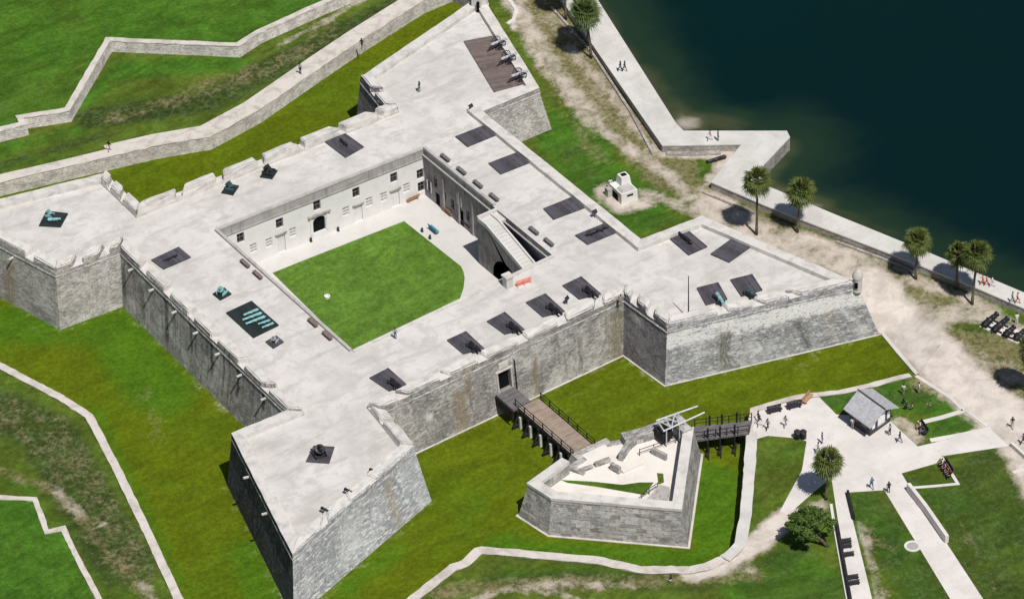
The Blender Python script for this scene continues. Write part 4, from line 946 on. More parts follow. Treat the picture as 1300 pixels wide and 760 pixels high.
def pole_rail(parent, pts, hgt, mat='timber', r=.045, nm='handrail'):
    mb = MB(); 
    mb.tube([(x, y, z+hgt) for x, y, z in pts], r, 6); mb.tube([(x, y, z+hgt*.5) for x, y, z in pts], r*.8, 6)
    for x, y, z in pts: mb.tube([(x, y, z), (x, y, z+hgt+.08)], r*1.2, 6)
    return mb.build(nm, M[mat], parent)
def PZ(pxs, z): return [(*P2(a, b, z), z) for a, b in pxs]
pole_rail(rav, PZ([(812, 578), (830, 572), (846, 566), (858, 562)], RF), .95)
pole_rail(rav, PZ([(814, 634), (824, 627), (835, 620)], RF), .9); pole_rail(rav, PZ([(699, 606), (709, 599), (720, 593)], RF), .9)
mb = MB(); L = PL([(820, 634), (838, 622), (850, 625), (848, 637)], RF); mb.prism(L, RF-.1, [RF+.05, RF+.9, RF+.9, RF+.05]); mb.build('ramp', M['grey_plaster'], rav)

# long footbridge from the gate
BZ = 2.9
fb_ = empty('footbridge', (0, 0, 0), 0, 'long tan plank footbridge with black railings from the fort gate to the ravelin', 'footbridge')
bx0, bx1, by0, by1, bym = -1.75, 1.35, -28.4, -43.9, -32.2
skew = .02
mb = MB(); mb.prism([(bx0, by1), (bx1, by1), (bx1, bym-.01), (bx0, bym-.01)], BZ-.18, BZ); mb.build('deck', M['bridge_tan'], fb_)
mb = MB(); mb.prism([(-2.55, bym+.01), (.2, bym+.01), (.2, by0), (-2.55, by0)], BZ-.22, BZ+.06); mb.build('drawbridge_leaf', M['bridge_grey'], fb_)
for xx in (bx0-.08, bx1+.08):
    mb = MB(); mb.box((xx, (by1+bym)/2, BZ-.25), (.2, bym-by1, .42)); mb.build('side_beam', M['timber'], fb_)
    y_ = bym-.2 if xx > 0 else bym+.6
    L = []
    while y_ > by1: L.append((xx, y_, BZ)); y_ -= 1.95
    L.append((xx, by1+.1, BZ)); pole_rail(fb_, L, 1.0, r=.06, nm='railing')
mb = MB(); mb.box((-2.6, (bym+by0)/2, BZ-.75), (.18, by0-bym, 1.3)); mb.build('side_beam', M['timber'], fb_)
for k in range(6):
    y = bym-.2-k*2.15
    mb = MB()
    mb.box(((bx0+bx1)/2, y, BZ-.34), (3.9, .26, .26))
    for xx in (bx0-.1, (bx0+bx1)/2, bx1+.1): mb.box((xx, y, (BZ-.3)/2+.35), (.24, .24, BZ-.95))
    mb.tube([(bx0-.9, y, .55), (bx0-.05, y, BZ-.5)], .1, 6); mb.tube([(bx1+.9, y, .55), (bx1+.05, y, BZ-.5)], .1, 6)
    mb.box(((bx0+bx1)/2, y, .55), (5.4, .26, .24))
    tr = mb.build('trestle', M['timber'], fb_)
    mb = MB(); mb.box(((bx0-.12), y-.33, .95), (.42, .34, 1.9)); mb.bevel(.04); mb.build('stone_pier', M['parapet'], tr)
# short bridge from the ravelin to the plaza
sb = empty('footbridge', (0, 0, 0), 0, 'short dark timber bridge on black posts between the ravelin and the plaza', 'footbridge')
SZ = 2.6; c0 = PL([(879, 559), (951, 549), (955, 533), (879, 541)], SZ)
mb = MB(); mb.prism(c0, SZ-.3, SZ); mb.build('deck', M['bridge_grey'], sb)
a0, a1 = P(880, 558, SZ), P(951, 548.5, SZ); b0, b1 = P(882, 541.5, SZ), P(954, 533.5, SZ)
for p, q in ((a0, a1), (b0, b1)): pole_rail(sb, [(p.x+(q.x-p.x)*t/5, p.y+(q.y-p.y)*t/5, SZ) for t in range(6)], 1.1, r=.055, nm='railing')
for t in (.26, .48, .74):
    p = a0.lerp(a1, t); q = b0.lerp(b1, t); mb = MB()
    mb.tube([(p.x, p.y, 0), (p.x, p.y, SZ+1.5)], .13, 6); mb.tube([(q.x, q.y, 0), (q.x, q.y, SZ+1.5)], .13, 6)
    mb.tube([(p.x+.02, p.y, SZ-.45), (q.x+.02, q.y, SZ-.45)], .12, 6); mb.tube([(p.x, p.y-.05, .3), (p.x-.6, p.y-1.0, .1)], .09, 6); mb.box(((p.x+q.x)/2, (p.y+q.y)/2, .2), (.4, 3.8, .35), atan2(q.y-p.y, q.x-p.x)-pi/2)
    mb.build('trestle', M['timber'], sb)
# white counterweight frame of the lift gate
lf = empty('lift_gate', (*P2(866, 556, RF), RF), 0, 'white drawbridge lift frame with two long beams above stone gate posts', 'lift gate')
def kid(mb, nm, mat, root, smooth=False):
    o = mb.build(nm, mat, root, smooth); o.matrix_parent_inverse = Matrix.Translation(-Vector(root.location)); return o
LZ = 6.4
def LP(px, py, z=LZ): p = P(px, py, z); return p
B1a, B1b = LP(833, 533.5, LZ-.55), LP(886, 515, LZ+.55); B2a, B2b = LP(842, 547, LZ-.55), LP(894.5, 523, LZ+.55)
def beam(p, q, w, nm='beam', mat='grey_paint'):
    mb = MB(); mb.tube([p, q], w, 4); kid(mb, nm, M[mat], lf)
beam(B1a, B1b, .125); beam(B2a, B2b, .125)
for t in (0.02, .20, .44): beam(B1a.lerp(B1b, t), B2a.lerp(B2b, t), .10, 'cross_beam')
beam(B1a.lerp(B1b, .03), B2a.lerp(B2b, .20), .09, 'brace'); beam(B1a.lerp(B1b, .20), B2a.lerp(B2b, .44), .09, 'brace'); beam(B1a.lerp(B1b, .44), B2a.lerp(B2b, .20), .09, 'brace')
for bm_a, bm_b, px in ((B1a, B1b, 0), (B2a, B2b, 1)):
    p = bm_a.lerp(bm_b, .52)
    mb = MB(); mb.prism([(p.x-.55, p.y-.55), (p.x+.55, p.y-.55), (p.x+.55, p.y+.55), (p.x-.55, p.y+.55)], RF-1.5, LZ-.95); mb.prism([(p.x-.7, p.y-.7), (p.x+.7, p.y-.7), (p.x+.7, p.y+.7), (p.x-.7, p.y+.7)], LZ-.95+.003, LZ-.5, top=[(p.x-.3, p.y-.3), (p.x+.3, p.y-.3), (p.x+.3, p.y+.3), (p.x-.3, p.y+.3)])
    kid(mb, 'gate_post', M['parapet_stone'], lf)
    beam(Vector((p.x, p.y-.06, LZ-.5)), Vector((p.x, p.y-.06, LZ+.12)), .18, 'bearing', 'grey_paint')
    for tt in (.08, .40):
        q = bm_a.lerp(bm_b, tt); beam(Vector((q.x, q.y, RF+.2)), Vector((q.x, q.y, q.z-.12)), .10, 'post', 'grey_paint')
p = B1a.lerp(B2a, .5)
mb = MB(); mb.box((p.x+.5, p.y, LZ-1.9), (1.5, 1.9, 1.1)); kid(mb, 'counterweight_pit', M['timber'], lf)

# ================================================================== GUNS, MORTARS AND THEIR PLATFORMS
def pad(px4, mat, label, h=.20, z=DECK, cat='gun platform', group=None):
    pts = PL(px4, z); c = (sum(p[0] for p in pts)/4, sum(p[1] for p in pts)/4)
    e = Vector((pts[1][0]-pts[0][0], pts[1][1]-pts[0][1])); rz = atan2(e.y, e.x)
    R_ = Matrix.Rotation(-rz, 2); lp = [R_ @ Vector((p[0]-c[0], p[1]-c[1])) for p in pts]
    mb = MB(); mb.prism([(v.x, v.y) for v in lp], .004, h)
    o = mb.build('gun_platform', M[mat], None, loc=(c[0], c[1], z), rz=rz); tag(o, label, cat, group); return o, Vector((c[0], c[1], z+h)), pts
def cannon(loc, heading, length, r, mat, label, style='garrison', cat='cannon', tilt=0., group=None):
    """barrel along +x of the root; heading = direction the muzzle points"""
    root = empty('cannon', loc, heading, label, cat, group); L = length
    zb = {'garrison': .34+r, 'skid': .12+r, 'field': .95, 'flat': r*1.0}[style]
    prof = [(-.53, .02), (-.52, .30), (-.50, .36), (-.475, .22), (-.45, .95), (-.43, 1.04), (-.40, 1.0), (-.10, .90), (-.09, .96), (-.07, .96), (-.06, .86), (.18, .76), (.19, .81), (.21, .81), (.22, .74), (.43, .63), (.455, .70), (.475, .82), (.495, .80), (.50, .66), (.50, .38), (.44, .36)]
    mb = MB(); pts = []; rad = []
    for t, q in prof: pts.append((t*L*cos(tilt), 0, zb+t*L*sin(tilt))); rad.append(q*r)
    # lathe around the barrel axis by hand so that the bore stays open
    rings = []
    for p, q in zip(pts, rad):
        rings.append([mb.bm.verts.new((p[0]-sin(tilt)*sin(a)*q, cos(a)*q, p[2]+cos(tilt)*sin(a)*q)) for a in [2*pi*k/12 for k in range(12)]])
    for a, b in zip(rings, rings[1:]):
        for k in range(12): mb.bm.faces.new([a[k], a[(k+1) % 12], b[(k+1) % 12], b[k]])
    mb.bm.faces.new(rings[0][::-1]); mb.bm.faces.new(rings[-1])
    mb.tube([(.02*L, -r*1.35, zb-.1*r), (.02*L, r*1.35, zb-.1*r)], r*.24, 8)
    mb.build('barrel', M[mat], root, True)
    if style == 'garrison':
        for sd in (-1, 1):
            mb = MB(); v = []
            pr = [(-.62*L, .18), (-.62*L, .34), (-.38*L, .34), (-.36*L, .26+r*.8), (-.15*L, .28+r*.8), (-.14*L, zb-.1*r), (.12*L, zb-.1*r), (.14*L, .18)]
            for yy in (sd*r*1.15-.07, sd*r*1.15+.07): v.append([mb.bm.verts.new((x, yy, z)) for x, z in pr])
            mb.bm.faces.new(v[0]); mb.bm.faces.new(v[1][::-1])
            for k in range(len(pr)): mb.bm.faces.new([v[0][k], v[0][(k+1) % len(pr)], v[1][(k+1) % len(pr)], v[1][k]])
            mb.build('carriage_cheek', M['carriage'], root)
            for xx in (-.48*L, .02*L):
                mb = MB(); mb.tube([(xx, sd*(r*1.15+.09), .19), (xx, sd*(r*1.15+.24), .19)], .19, 10); mb.build('truck_wheel', M['carriage'], root)
        mb = MB(); mb.box((-.48*L, 0, .19), (.14, r*2.7, .14)); mb.box((.02*L, 0, .19), (.14, r*2.7, .14)); mb.build('axle', M['carriage'], root)
    elif style == 'skid':
        for xx in (-.28*L, .2*L):
            mb = MB(); mb.box((xx, 0, .10), (.22, r*3.2, .2)); mb.build('skid', M['carriage'], root)
    elif style == 'field':
        for sd in (-1, 1):
            mb = MB(); R0 = .72
            for rr in (R0, ):
                pr = [Vector((rr*cos(a), sd*(r+.42), .74+rr*sin(a))) for a in [2*pi*k/16 for k in range(17)]]
                mb.tube(pr, .055, 6, False)
            for k in range(6):
                a = pi*k/6; mb.tube([(R0*cos(a), sd*(r+.42), .74+R0*sin(a)), (-R0*cos(a), sd*(r+.42), .74-R0*sin(a))], .032, 5)
            mb.build('wheel', M['iron'], root)
        mb = MB(); mb.box((0, 0, .74), (.14, 2*r+.9, .14)); mb.build('axle', M['carriage'], root)
        mb = MB(); mb.tube([(.1, -.16, .80), (-1.9, 0, .14)], .09, 6); mb.tube([(.1, .16, .80), (-1.9, .01, .14)], .09, 6); mb.build('trail', M['carriage'], root)
    return root
def mortar(loc, heading, s, mat, label, cat='mortar'):
    root = empty('mortar', loc, heading, label, cat)
    mb = MB(); ax = Vector((cos(radians(50)), 0, sin(radians(50)))); pr = [(-.32, .30), (-.28, .40), (-.05, .44), (0., .42), (.08, .50), (.5, .46), (.52, .54), (.62, .54), (.64, .50), (.64, .33), (.3, .30)]
    mb.tube([Vector((0, 0, .62*s))+ax*t*s for t, q in pr], [q*s for t, q in pr], 12); mb.tube([(0, -.62*s, .55*s), (0, .62*s, .55*s)], .13*s, 8)
    mb.build('barrel', M[mat], root, True)
    for sd in (-1, 1):
        mb = MB(); mb.box((-.05*s, sd*.56*s, .27*s), (1.5*s, .17*s, .52*s)); mb.bevel(.05*s); mb.build('bed_cheek', M[mat], root)
    mb = MB(); mb.box((-.05*s, 0, .13*s), (1.3*s, .95*s, .22*s)); mb.build('bed', M['carriage'], root)
    return root
W_, E_, N_, S_ = pi, 0., pi/2, -pi/2
def hd(p, q, z=DECK):
    a, b = P2(*p, z), P2(*q, z); return atan2(b[1]-a[1], b[0]-a[0])
# north curtain
_, c, _ = pad([(411.5, 180.5), (435.5, 168.5), (462, 187.5), (438.5, 201)], 'pad', 'large dark gun platform with a thin black barrel on the north side')
cannon(P(436.5, 182.5, DECK+.20), hd((432, 178.5), (441, 187)), 1.9, .16, 'iron', 'thin black cannon barrel lying on the large north platform', 'skid')
_, c, _ = pad([(330, 225.5), (337.5, 214.5), (352.5, 217.5), (345.5, 228)], 'pad_green', 'small dark square platform under a black mortar near the north parapet')
mortar(c, N_+.6, .95, 'iron', 'black mortar on a small platform near the north parapet')
_, c, _ = pad([(281, 245.5), (289.5, 234.5), (303.5, 237), (296, 248.5)], 'pad_green', 'small grey-green platform under a pale green mortar in the north-west')
mortar(c, N_+.6, .85, 'bronze_dark', 'small green bronze mortar with pale cheeks near the left end of the north parapet')
# north-west bastion
_, c, _ = pad([(49.5, 287.5), (59, 268.8), (86.5, 272), (77, 289)], 'pad_green', 'dark square platform carrying teal guns on the left bastion')
cannon(P(69, 281, DECK+.20), hd((62, 281), (76, 280)), 1.7, .24, 'bronze', 'stubby teal bronze howitzer in the middle of the left bastion platform', 'skid')
mortar(P(63, 274, DECK+.20), radians(120), .7, 'bronze', 'pale teal mortar at the back corner of the left bastion platform')
# west curtain
_, c, _ = pad([(192, 331), (227, 314.5), (242.5, 327.5), (207.5, 342.5)], 'pad', 'long dark gun platform with a thin barrel beside the west parapet')
cannon(P(217, 328.5, DECK+.20), hd((224, 325.5), (209, 331.5)), 2.1, .13, 'carriage', 'thin dark barrel lying on the long west platform', 'skid')
_, c, _ = pad([(270, 374), (284.7, 366), (294, 374), (279.6, 381.8)], 'pad_green', 'small green-black platform with a teal mortar, west side near the rack of guns')
mortar(c, W_+.4, .8, 'bronze', 'small teal mortar on the green-black platform next to the rack of teal guns')
_, c, _ = pad([(287, 398), (319.5, 383), (354, 413.5), (321.5, 429.5)], 'pad_green', 'big black platform carrying a row of teal bronze guns on the west side', .20)
rack = [((309, 400.5), (328, 393)), ((308, 406.5), (332.5, 397.5)), ((312, 411.5), (337, 402)), ((327.5, 411.5), (343, 406.5)), ((332.5, 416), (347.5, 410))]
names = ['uppermost teal gun of the row on the big black platform', 'second teal gun from the top of the row on the big black platform', 'third and longest teal gun of the row on the big black platform', 'short teal gun right of centre on the big black platform', 'short lowermost teal gun at the right corner of the big black platform']
for (p, q), lb in zip(rack, names):
    a, b = P(*p, DECK+.45), P(*q, DECK+.45)
    cannon(((a.x+b.x)/2, (a.y+b.y)/2, DECK+.20), atan2(a.y-b.y, a.x-b.x), (a-b).length, .21 if lb[0] != 's' or 'second' in lb else .17, 'bronze', lb, 'skid', group='teal guns on the big black platform')
_, c, _ = pad([(337, 434.7), (351, 427), (360.5, 434.7), (346.8, 443)], 'pad', 'smallest dark platform, just below the big black platform of teal guns')
mortar(c, W_+.5, .6, 'steel_grey', 'tiny grey mortar on the smallest platform below the teal guns')
# south-west bastion
_, c, _ = pad([(388.4, 586.5), (398, 566.7), (424.7, 568), (418, 588.5)], 'pad', 'grey square platform under a black mortar on the nearest bastion')
mortar(P(405, 577, DECK+.20), radians(-100), 1.15, 'iron', 'big black mortar with a pale muzzle on the nearest bastion'); 
# south curtain: five guns run out in the embrasures
for k, (q4, muz, lab) in enumerate([([(469, 480.5), (493, 468), (516, 488.5), (494, 497)], (513, 492), 'first'), ([(567.4, 432.6), (591.6, 421.5), (614.7, 443), (588, 450)], (613, 445), 'second'), ([(618, 408.8), (641, 397), (666, 419), (640.5, 425)], (664, 420), 'third'),
                                     ([(667.5, 384.8), (692.5, 373.6), (717, 396), (689, 403)], (714.5, 396.5), 'fourth'), ([(713.8, 363.5), (738, 352), (763, 374), (735, 380.5)], (760.5, 374.5), 'fifth')]):
    pad(q4, 'pad', 'dark plank platform behind the %s south embrasure, counting from the nearest bastion' % lab, group='platforms along the south parapet')
    m = P(*muz, DECK+.8); cannon((m.x-.30, m.y+1.15, DECK+.20), S_-.02, 2.7, .25, 'iron', '%s black cannon along the south parapet, counting from the nearest bastion' % lab, 'garrison', group='cannons along the south parapet')
for px, lb in [((413, 648), 'lowest of three black gun shapes standing in for shade in the parapet gaps of the nearest bastion'), ((442.5, 624), 'middle one of three black gun shapes standing in for shade in the parapet gaps of the nearest bastion'), ((474.5, 599), 'uppermost of three black gun shapes standing in for shade in the parapet gaps of the nearest bastion')]:
    m = P(*px, 8.5); cannon((m.x, m.y+.1, 8.46), S_+.35, 1.15, .2, 'iron', lb, 'flat', group='shade stand-ins of the nearest bastion')  # black gun shapes added in place of the shaded gap cheeks
# south-east bastion
pad([(884.5, 366.5), (912, 359.5), (923.5, 380.5), (896, 388)], 'pad', 'dark platform under the teal cannon on the right bastion')
m = P(920, 387, DECK+.8); b = P(909.5, 371.5, DECK+.8); cannon(((m.x+b.x)/2, (m.y+b.y)/2, DECK+.20), atan2(m.y-b.y, m.x-b.x), 2.7, .27, 'bronze', 'teal bronze cannon pointing out over the south wall of the right bastion', 'garrison')
pad([(927, 356), (955, 349), (968, 369), (941, 377)], 'pad', 'dark platform of the half hidden cannon nearest the sentry box')
m = P(964, 377, DECK+.7); cannon((m.x-.3, m.y+.9, DECK+.20), S_+.08, 2.5, .24, 'bronze_dark', 'half hidden dark cannon in the embrasure nearest the round sentry box', 'garrison')
pad([(902, 323.5), (935, 299.6), (959.5, 309.7), (925.5, 334)], 'pad', 'empty dark platform against the east parapet of the right bastion')
pad([(845, 299.6), (868.8, 289.5), (898, 314), (874, 324.7)], 'pad', 'grey platform with a single black barrel on the right bastion')
a, b = P(862, 297, DECK+.3), P(878.5, 310.5, DECK+.3); cannon(((a.x+b.x)/2, (a.y+b.y)/2, DECK+.20), atan2(a.y-b.y, a.x-b.x), (a-b).length*1.0, .23, 'iron', 'black barrel lying on the grey platform of the right bastion', 'skid')
# east curtain
pad([(578, 174.5), (621.5, 157.7), (637, 169.5), (593.5, 187.3)], 'pad', 'northernmost bare dark platform against the east parapet')
pad([(620, 208.5), (662, 192.5), (678.5, 205), (635.5, 222)], 'pad', 'second bare dark platform from the north against the east parapet')
pad([(689.7, 266), (731.5, 249), (749, 262), (702.5, 279.5)], 'pad', 'third bare dark platform along the east parapet, just before the one with a barrel')
pad([(730, 299.7), (774, 282), (788.5, 293.6), (745.7, 311.3)], 'pad', 'dark platform with a long black barrel at the south end of the east parapet')
a, b = P(744, 299.5, DECK+.3), P(772, 289, DECK+.3); cannon(((a.x+b.x)/2, (a.y+b.y)/2, DECK+.20), atan2(b.y-a.y, b.x-a.x), (a-b).length, .22, 'iron', 'long black barrel lying on the southern platform of the east parapet', 'skid')
# north-east bastion
pad([(588.7, 53.7), (631, 45.8), (672, 105.5), (627, 117.6)], 'pad_brown', 'large brown plank platform under three cannons on the top bastion')
for (p, q), lb in zip([((625, 57.5), (644, 50)), ((638.5, 75.5), (656, 68.5)), ((652, 97), (670, 91))], ['northernmost of the three wheeled cannons on the brown platform', 'middle one of the three wheeled cannons on the brown platform', 'southernmost of the three wheeled cannons on the brown platform']):
    a, b = P(*p, DECK+1.), P(*q, DECK+1.); cannon(((a.x+b.x)/2-.2, (a.y+b.y)/2, DECK+.20), atan2(b.y-a.y, b.x-a.x), 2.6, .23, 'steel_grey', lb, 'field', group='cannons on the brown platform')
# outside: relics on the lawn and by the sea wall
slab = PL([(1243, 415), (1292, 437), (1306, 426), (1258, 405)], G)
mb = MB(); mb.prism(slab, G-.1, G+.16); tag(mb.build('stone_slab', M['concrete']), 'pale stone slab carrying four black gun barrels at the right edge', 'slab')
for p, q, r_, lb in [((1249, 415.5), (1265.5, 401), .47, 'leftmost black gun barrel on the pale slab by the sea wall'), ((1261.5, 422), (1279, 406.5), .47, 'second black gun barrel from the left on the pale slab'), ((1276, 428), (1287, 417.5), .46, 'third, shorter black gun barrel on the pale slab'), ((1289.5, 432), (1300, 422.5), .46, 'rightmost black gun barrel on the pale slab, beside the palm')]:
    a, b = P(*p, G+.4), P(*q, G+.4); cannon(((a.x+b.x)/2, (a.y+b.y)/2, G+.16), atan2(b.y-a.y, b.x-a.x), (b-a).length, r_, 'iron', lb, 'skid', group='black gun barrels on the pale slab')
a, b = P(897, 205.5, G+.3), P(922, 198.5, G+.3); cannon(((a.x+b.x)/2, (a.y+b.y)/2, G), atan2(a.y-b.y, a.x-b.x), (b-a).length, .3, 'iron', 'lone black cannon barrel lying on the ground inside the sea wall corner', 'flat')

# ================================================================== SHOT FURNACE
fu = empty('shot_furnace', (*P2(791, 254, G), G), 0, 'small white stone furnace with a chimney on the lawn between fort and sea wall', 'furnace')
a = Vector(P2(789, 260, G)); ex = (Vector(P2(809.5, 253.4, G))-a); ey = (Vector(P2(773.5, 245.6, G))-a)
def fq(u0, u1, v0, v1): return [tuple(a+ex*u+ey*v) for u, v in ((u0, v0), (u1, v0), (u1, v1), (u0, v1))]
mb = MB(); mb.prism(fq(0, 1, 0, 1), G-.1, G+1.65); kid(mb, 'body', M['white'], fu)
mb = MB(); mb.prism(fq(.06, .94, .04, .5), G+1.65, G+1.9, top=fq(.2, .8, .1, .5)); kid(mb, 'roof', M['parapet_stone'], fu)
mb = MB(); mb.prism(fq(.38, 1.0, .50, .96), G+1.653, G+2.95, top=fq(.44, .94, .56, .92)); kid(mb, 'chimney', M['white'], fu)
mb = MB(); mb.prism(fq(.54, .86, .64, .86), G+2.9, G+2.965); kid(mb, 'flue', M['black'], fu)
mb = MB(); mb.prism(fq(.35, .72, -.015, .02), G+1.02, G+1.28); kid(mb, 'vent', M['black'], fu)
mb = MB(); mb.prism(fq(-.012, .03, .28, .72), G+.05, G+1.15); kid(mb, 'fire_door', M['black'], fu)
mb = MB(); mb.prism(fq(-.28, .0, .74, 1.0), G, G+1.25); kid(mb, 'side_wall', M['parapet_stone'], fu)

# ================================================================== TICKET BOOTH
kz = 4.2; e0 = Vector(P2(1072, 518.5, kz)); e1 = Vector(P2(1105, 542.5, kz)); e2 = Vector(P2(1140, 517, kz))
ux = (e2-e1); uy = (e0-e1); bo = e1
booth = empty('ticket_booth', (bo.x, bo.y, G), 0, 'small ticket booth with grey shingle gable roof and white windows on the plaza', 'ticket booth')
def bq(u, v): q = bo+ux*u+uy*v; return (q.x, q.y)
def bp(u, v, z): q = bo+ux*u+uy*v; return Vector((q.x, q.y, z))
mb = MB(); mb.prism([bq(.12, .14), bq(.88, .14), bq(.88, .90), bq(.12, .90)], G, kz-.12); kid(mb, 'wall', M['dark_siding'], booth)
mb = MB(); RZ = 5.55
for v in (.14, .90):
    mb.face([bp(.12, v, kz-.12), bp(.88, v, kz-.12), bp(.5, v, RZ-.22)])
kid(mb, 'gable', M['dark_siding'], booth)
for sgn, (ua, ub) in enumerate([(-.02, .5), (1.02, .5)]):
    mb = MB(); th = .14
    A4 = [bp(ua, -.02, kz), bp(ub, -.02, RZ), bp(ub, 1.02, RZ), bp(ua, 1.02, kz)]
    va = [mb.bm.verts.new(p) for p in A4]; vb = [mb.bm.verts.new(p-Vector((0, 0, th))) for p in A4]
    mb.bm.faces.new(va); mb.bm.faces.new(vb[::-1])
    for k in range(4): mb.bm.faces.new([va[k], va[(k+1) % 4], vb[(k+1) % 4], vb[k]])
    kid(mb, 'roof', M['shingle'], booth)
mb = MB(); mb.tube([bp(.5, -.03, RZ+.03), bp(.5, 1.03, RZ+.03)], .11, 6); kid(mb, 'ridge_cap', M['pad'], booth)
for u0, u1, z0, z1 in ((.20, .30, G+.85, G+1.9), (.40, .66, G+.7, G+2.5), (.74, .84, G+.85, G+1.9)):
    mb = MB(); mb.prism([bq(u0, .128), bq(u1, .128), bq(u1, .15), bq(u0, .15)], z0, z1); kid(mb, 'window', M['white_paint'], booth)
mb = MB(); mb.prism([bq(.36, .10), bq(.70, .10), bq(.70, .14), bq(.36, .14)], G+.62, G+.72); kid(mb, 'counter', M['bench_grey'], booth)
for v0, v1 in ((.25, .45), (.58, .78)):
    mb = MB(); mb.prism([bq(.105, v0), bq(.105, v1), bq(.13, v1), bq(.13, v0)], G+1.0, G+2.2); kid(mb, 'window', M['glass'], booth)

# ================================================================== BENCHES, LOW WALLS, SMALL THINGS
def bench_mesh(kind):
    Ls = 1.9
    root = empty('bench', (0, 0, -50))
    m = {'block': 'bench_wood', 'blockgrey': 'bench_grey', 'tan': 'bench_tan', 'black': 'bench_black', 'blue': 'bluepaint'}[kind]
    mb = MB(); mb.box((0, 0, .46), (Ls, .5, .09)); mb.build('seat', M[m], root)
    for xx in (-.68, .68):
        mb = MB(); mb.box((xx, 0, .21), (.14, .42, .41)); mb.build('leg', M[m], root)
    if kind in ('tan', 'black', 'blue'):
        mb = MB()
        for zz in (.62, .76, .9): mb.box((0, .26+(zz-.6)*.2, zz), (Ls, .05, .11))
        for xx in (-.75, .75): mb.box((xx, .30, .68), (.07, .06, .5))
        mb.build('backrest', M[m], root)
    return root
protos = {k: bench_mesh(k) for k in ('block', 'blockgrey', 'tan', 'black', 'blue')}; used = set()
def bench(kind, px, rz, z, label, group=None, scale=1.):
    o = protos[kind] if kind not in used else copy_tree(protos[kind]); used.add(kind)
    p = P(*px, z); o.location = p; o.rotation_euler = (0, 0, rz); o.scale = (scale,)*3; tag(o, label, 'bench')
    if 'group' in o.keys(): del o['group']
    if group: o['group'] = group
gE, gW = 'benches along the east courtyard edge', 'benches along the west courtyard edge'
for px, lb in [((565.5, 203), 'northernmost grey bench along the east courtyard edge'), ((586, 219.5), 'second grey bench from the north along the east courtyard edge'), ((607, 236.5), 'third grey bench along the east courtyard edge, near the northern platforms'), ((627.5, 253), 'grey bench on the roof just north of the stair landing'),
               ((678, 295.5), 'grey bench on the roof beside the middle of the stair'), ((697, 310), 'grey bench on the roof at the south end of the stair opening')]: bench('blockgrey', px, pi/2, DECK, lb, gE)
for px, lb in [((311.5, 337), 'northernmost brown bench along the west courtyard edge'), ((327.5, 351.5), 'second brown bench from the north along the west courtyard edge'), ((397.5, 412), 'third brown bench from the north along the west courtyard edge'), ((415.8, 428.5), 'southernmost brown bench along the west courtyard edge')]: bench('block', px, pi/2, DECK, lb, gW)
bench('tan', (524, 254.5), pi+.0, COURT, 'orange-brown bench in front of the white north courtyard wall'); bench('tan', (570, 271.5), pi/2, COURT, 'tan bench against the dark east courtyard wall')
bench('black', (593, 289), pi/2, COURT, 'dark bench against the east courtyard wall beside the great stair')
bench('blue', (551, 294), pi/2, COURT, 'blue bench beside the courtyard lawn')
for px, rz, lb in [((983.5, 523.5), .22, 'black slatted bench on the plaza nearest the short bridge'), ((1008.5, 518), .24, 'black slatted bench on the plaza between the other plaza benches')]: bench('black', px, hd((975, 526), (992, 522), G), G, lb)
bench('tan', (1025.5, 508.5), hd((1021, 513), (1030, 503), G), G, 'reddish bench at the north corner of the plaza')
bench('black', (1170.5, 547), hd((1164, 540), (1178, 560), G), G, 'dark bench with seated people near the ticket booth', None, 1.15); bench('black', (1201, 598), hd((1193, 585), (1210, 612), G), G, 'long dark bench with a seated family between two small lawns', None, 1.3)
gp = 'benches on the narrow footpath'
for px, lb in [((1074.5, 689), 'uppermost black bench on the narrow left footpath'), ((1075, 695.5), 'second black bench on the narrow left footpath'), ((1078, 706), 'third black bench on the narrow left footpath'), ((1083.5, 735), 'fourth black bench on the narrow left footpath, below a gap'), ((1085, 742), 'lowest black bench on the narrow left footpath')]: bench('black', px, hd((1060, 700), (1075, 698), G), G, lb, gp, .65)
def low_wall(pxs, w, h, label, mat='concrete'):
    L = PL(pxs, G); mb = MB(); mb.prism(strip(L, w), G-.1, G+h); return tag(mb.build('low_wall', M[mat]), label, 'low wall')
low_wall([(1076, 627), (1084, 660)], .28, .7, 'short black rail at the top of the narrow left footpath', 'timber'); low_wall([(1062, 666), (1068, 700), (1081, 772)], .34, .7, 'long black low barrier along the left of the narrow footpath', 'timber')
kerb([(1055, 640), (1059, 666), (1065, 700), (1078, 772)], .35, .12, M['concrete'])
low_wall([(1153, 622), (1175, 650), (1202, 689)], .45, 1.15, 'low concrete wall with a dark side beside the wide lower footpath')
low_wall([(1284, 566), (1306, 586)], .35, .6, 'low wall at the right edge beside the lawn path')
mk = empty('ground_plaque', (*P2(1158.5, 693, G), G), 0, 'round grey ground plaque with a white ring beside the wide footpath', 'plaque')
mb = MB(); mb.lathe([(1.0, 0), (1.0, .07), (.66, .07), (.66, .02), (.02, .02)], 28); mb.build('ring', M['concrete'], mk)
mb = MB(); mb.lathe([(.64, .021), (.64, .06), (.02, .06)], 24); mb.build('disc', M['grey_plaster'], mk)
wl = empty('well', (*P2(415.5, 378, COURT), COURT), 0, 'small round white well head on the courtyard lawn', 'well')
mb = MB(); mb.lathe([(.36, 0), (.36, .28), (.40, .28), (.40, .36), (.25, .36), (.25, .12), (.02, .12)], 20); mb.build('ring', M['white'], wl)
ob = empty('barricade', (*P2(665, 361, DECK), DECK), hd((655, 364), (676, 357)), 'orange safety barricade on the roof at the head of the stair', 'barricade')
for zz in (.35, .75, 1.05):
    mb = MB(); mb.box((0, 0, zz*.75), (2.1, .05, .14)); mb.build('rail', M['orange'], ob)
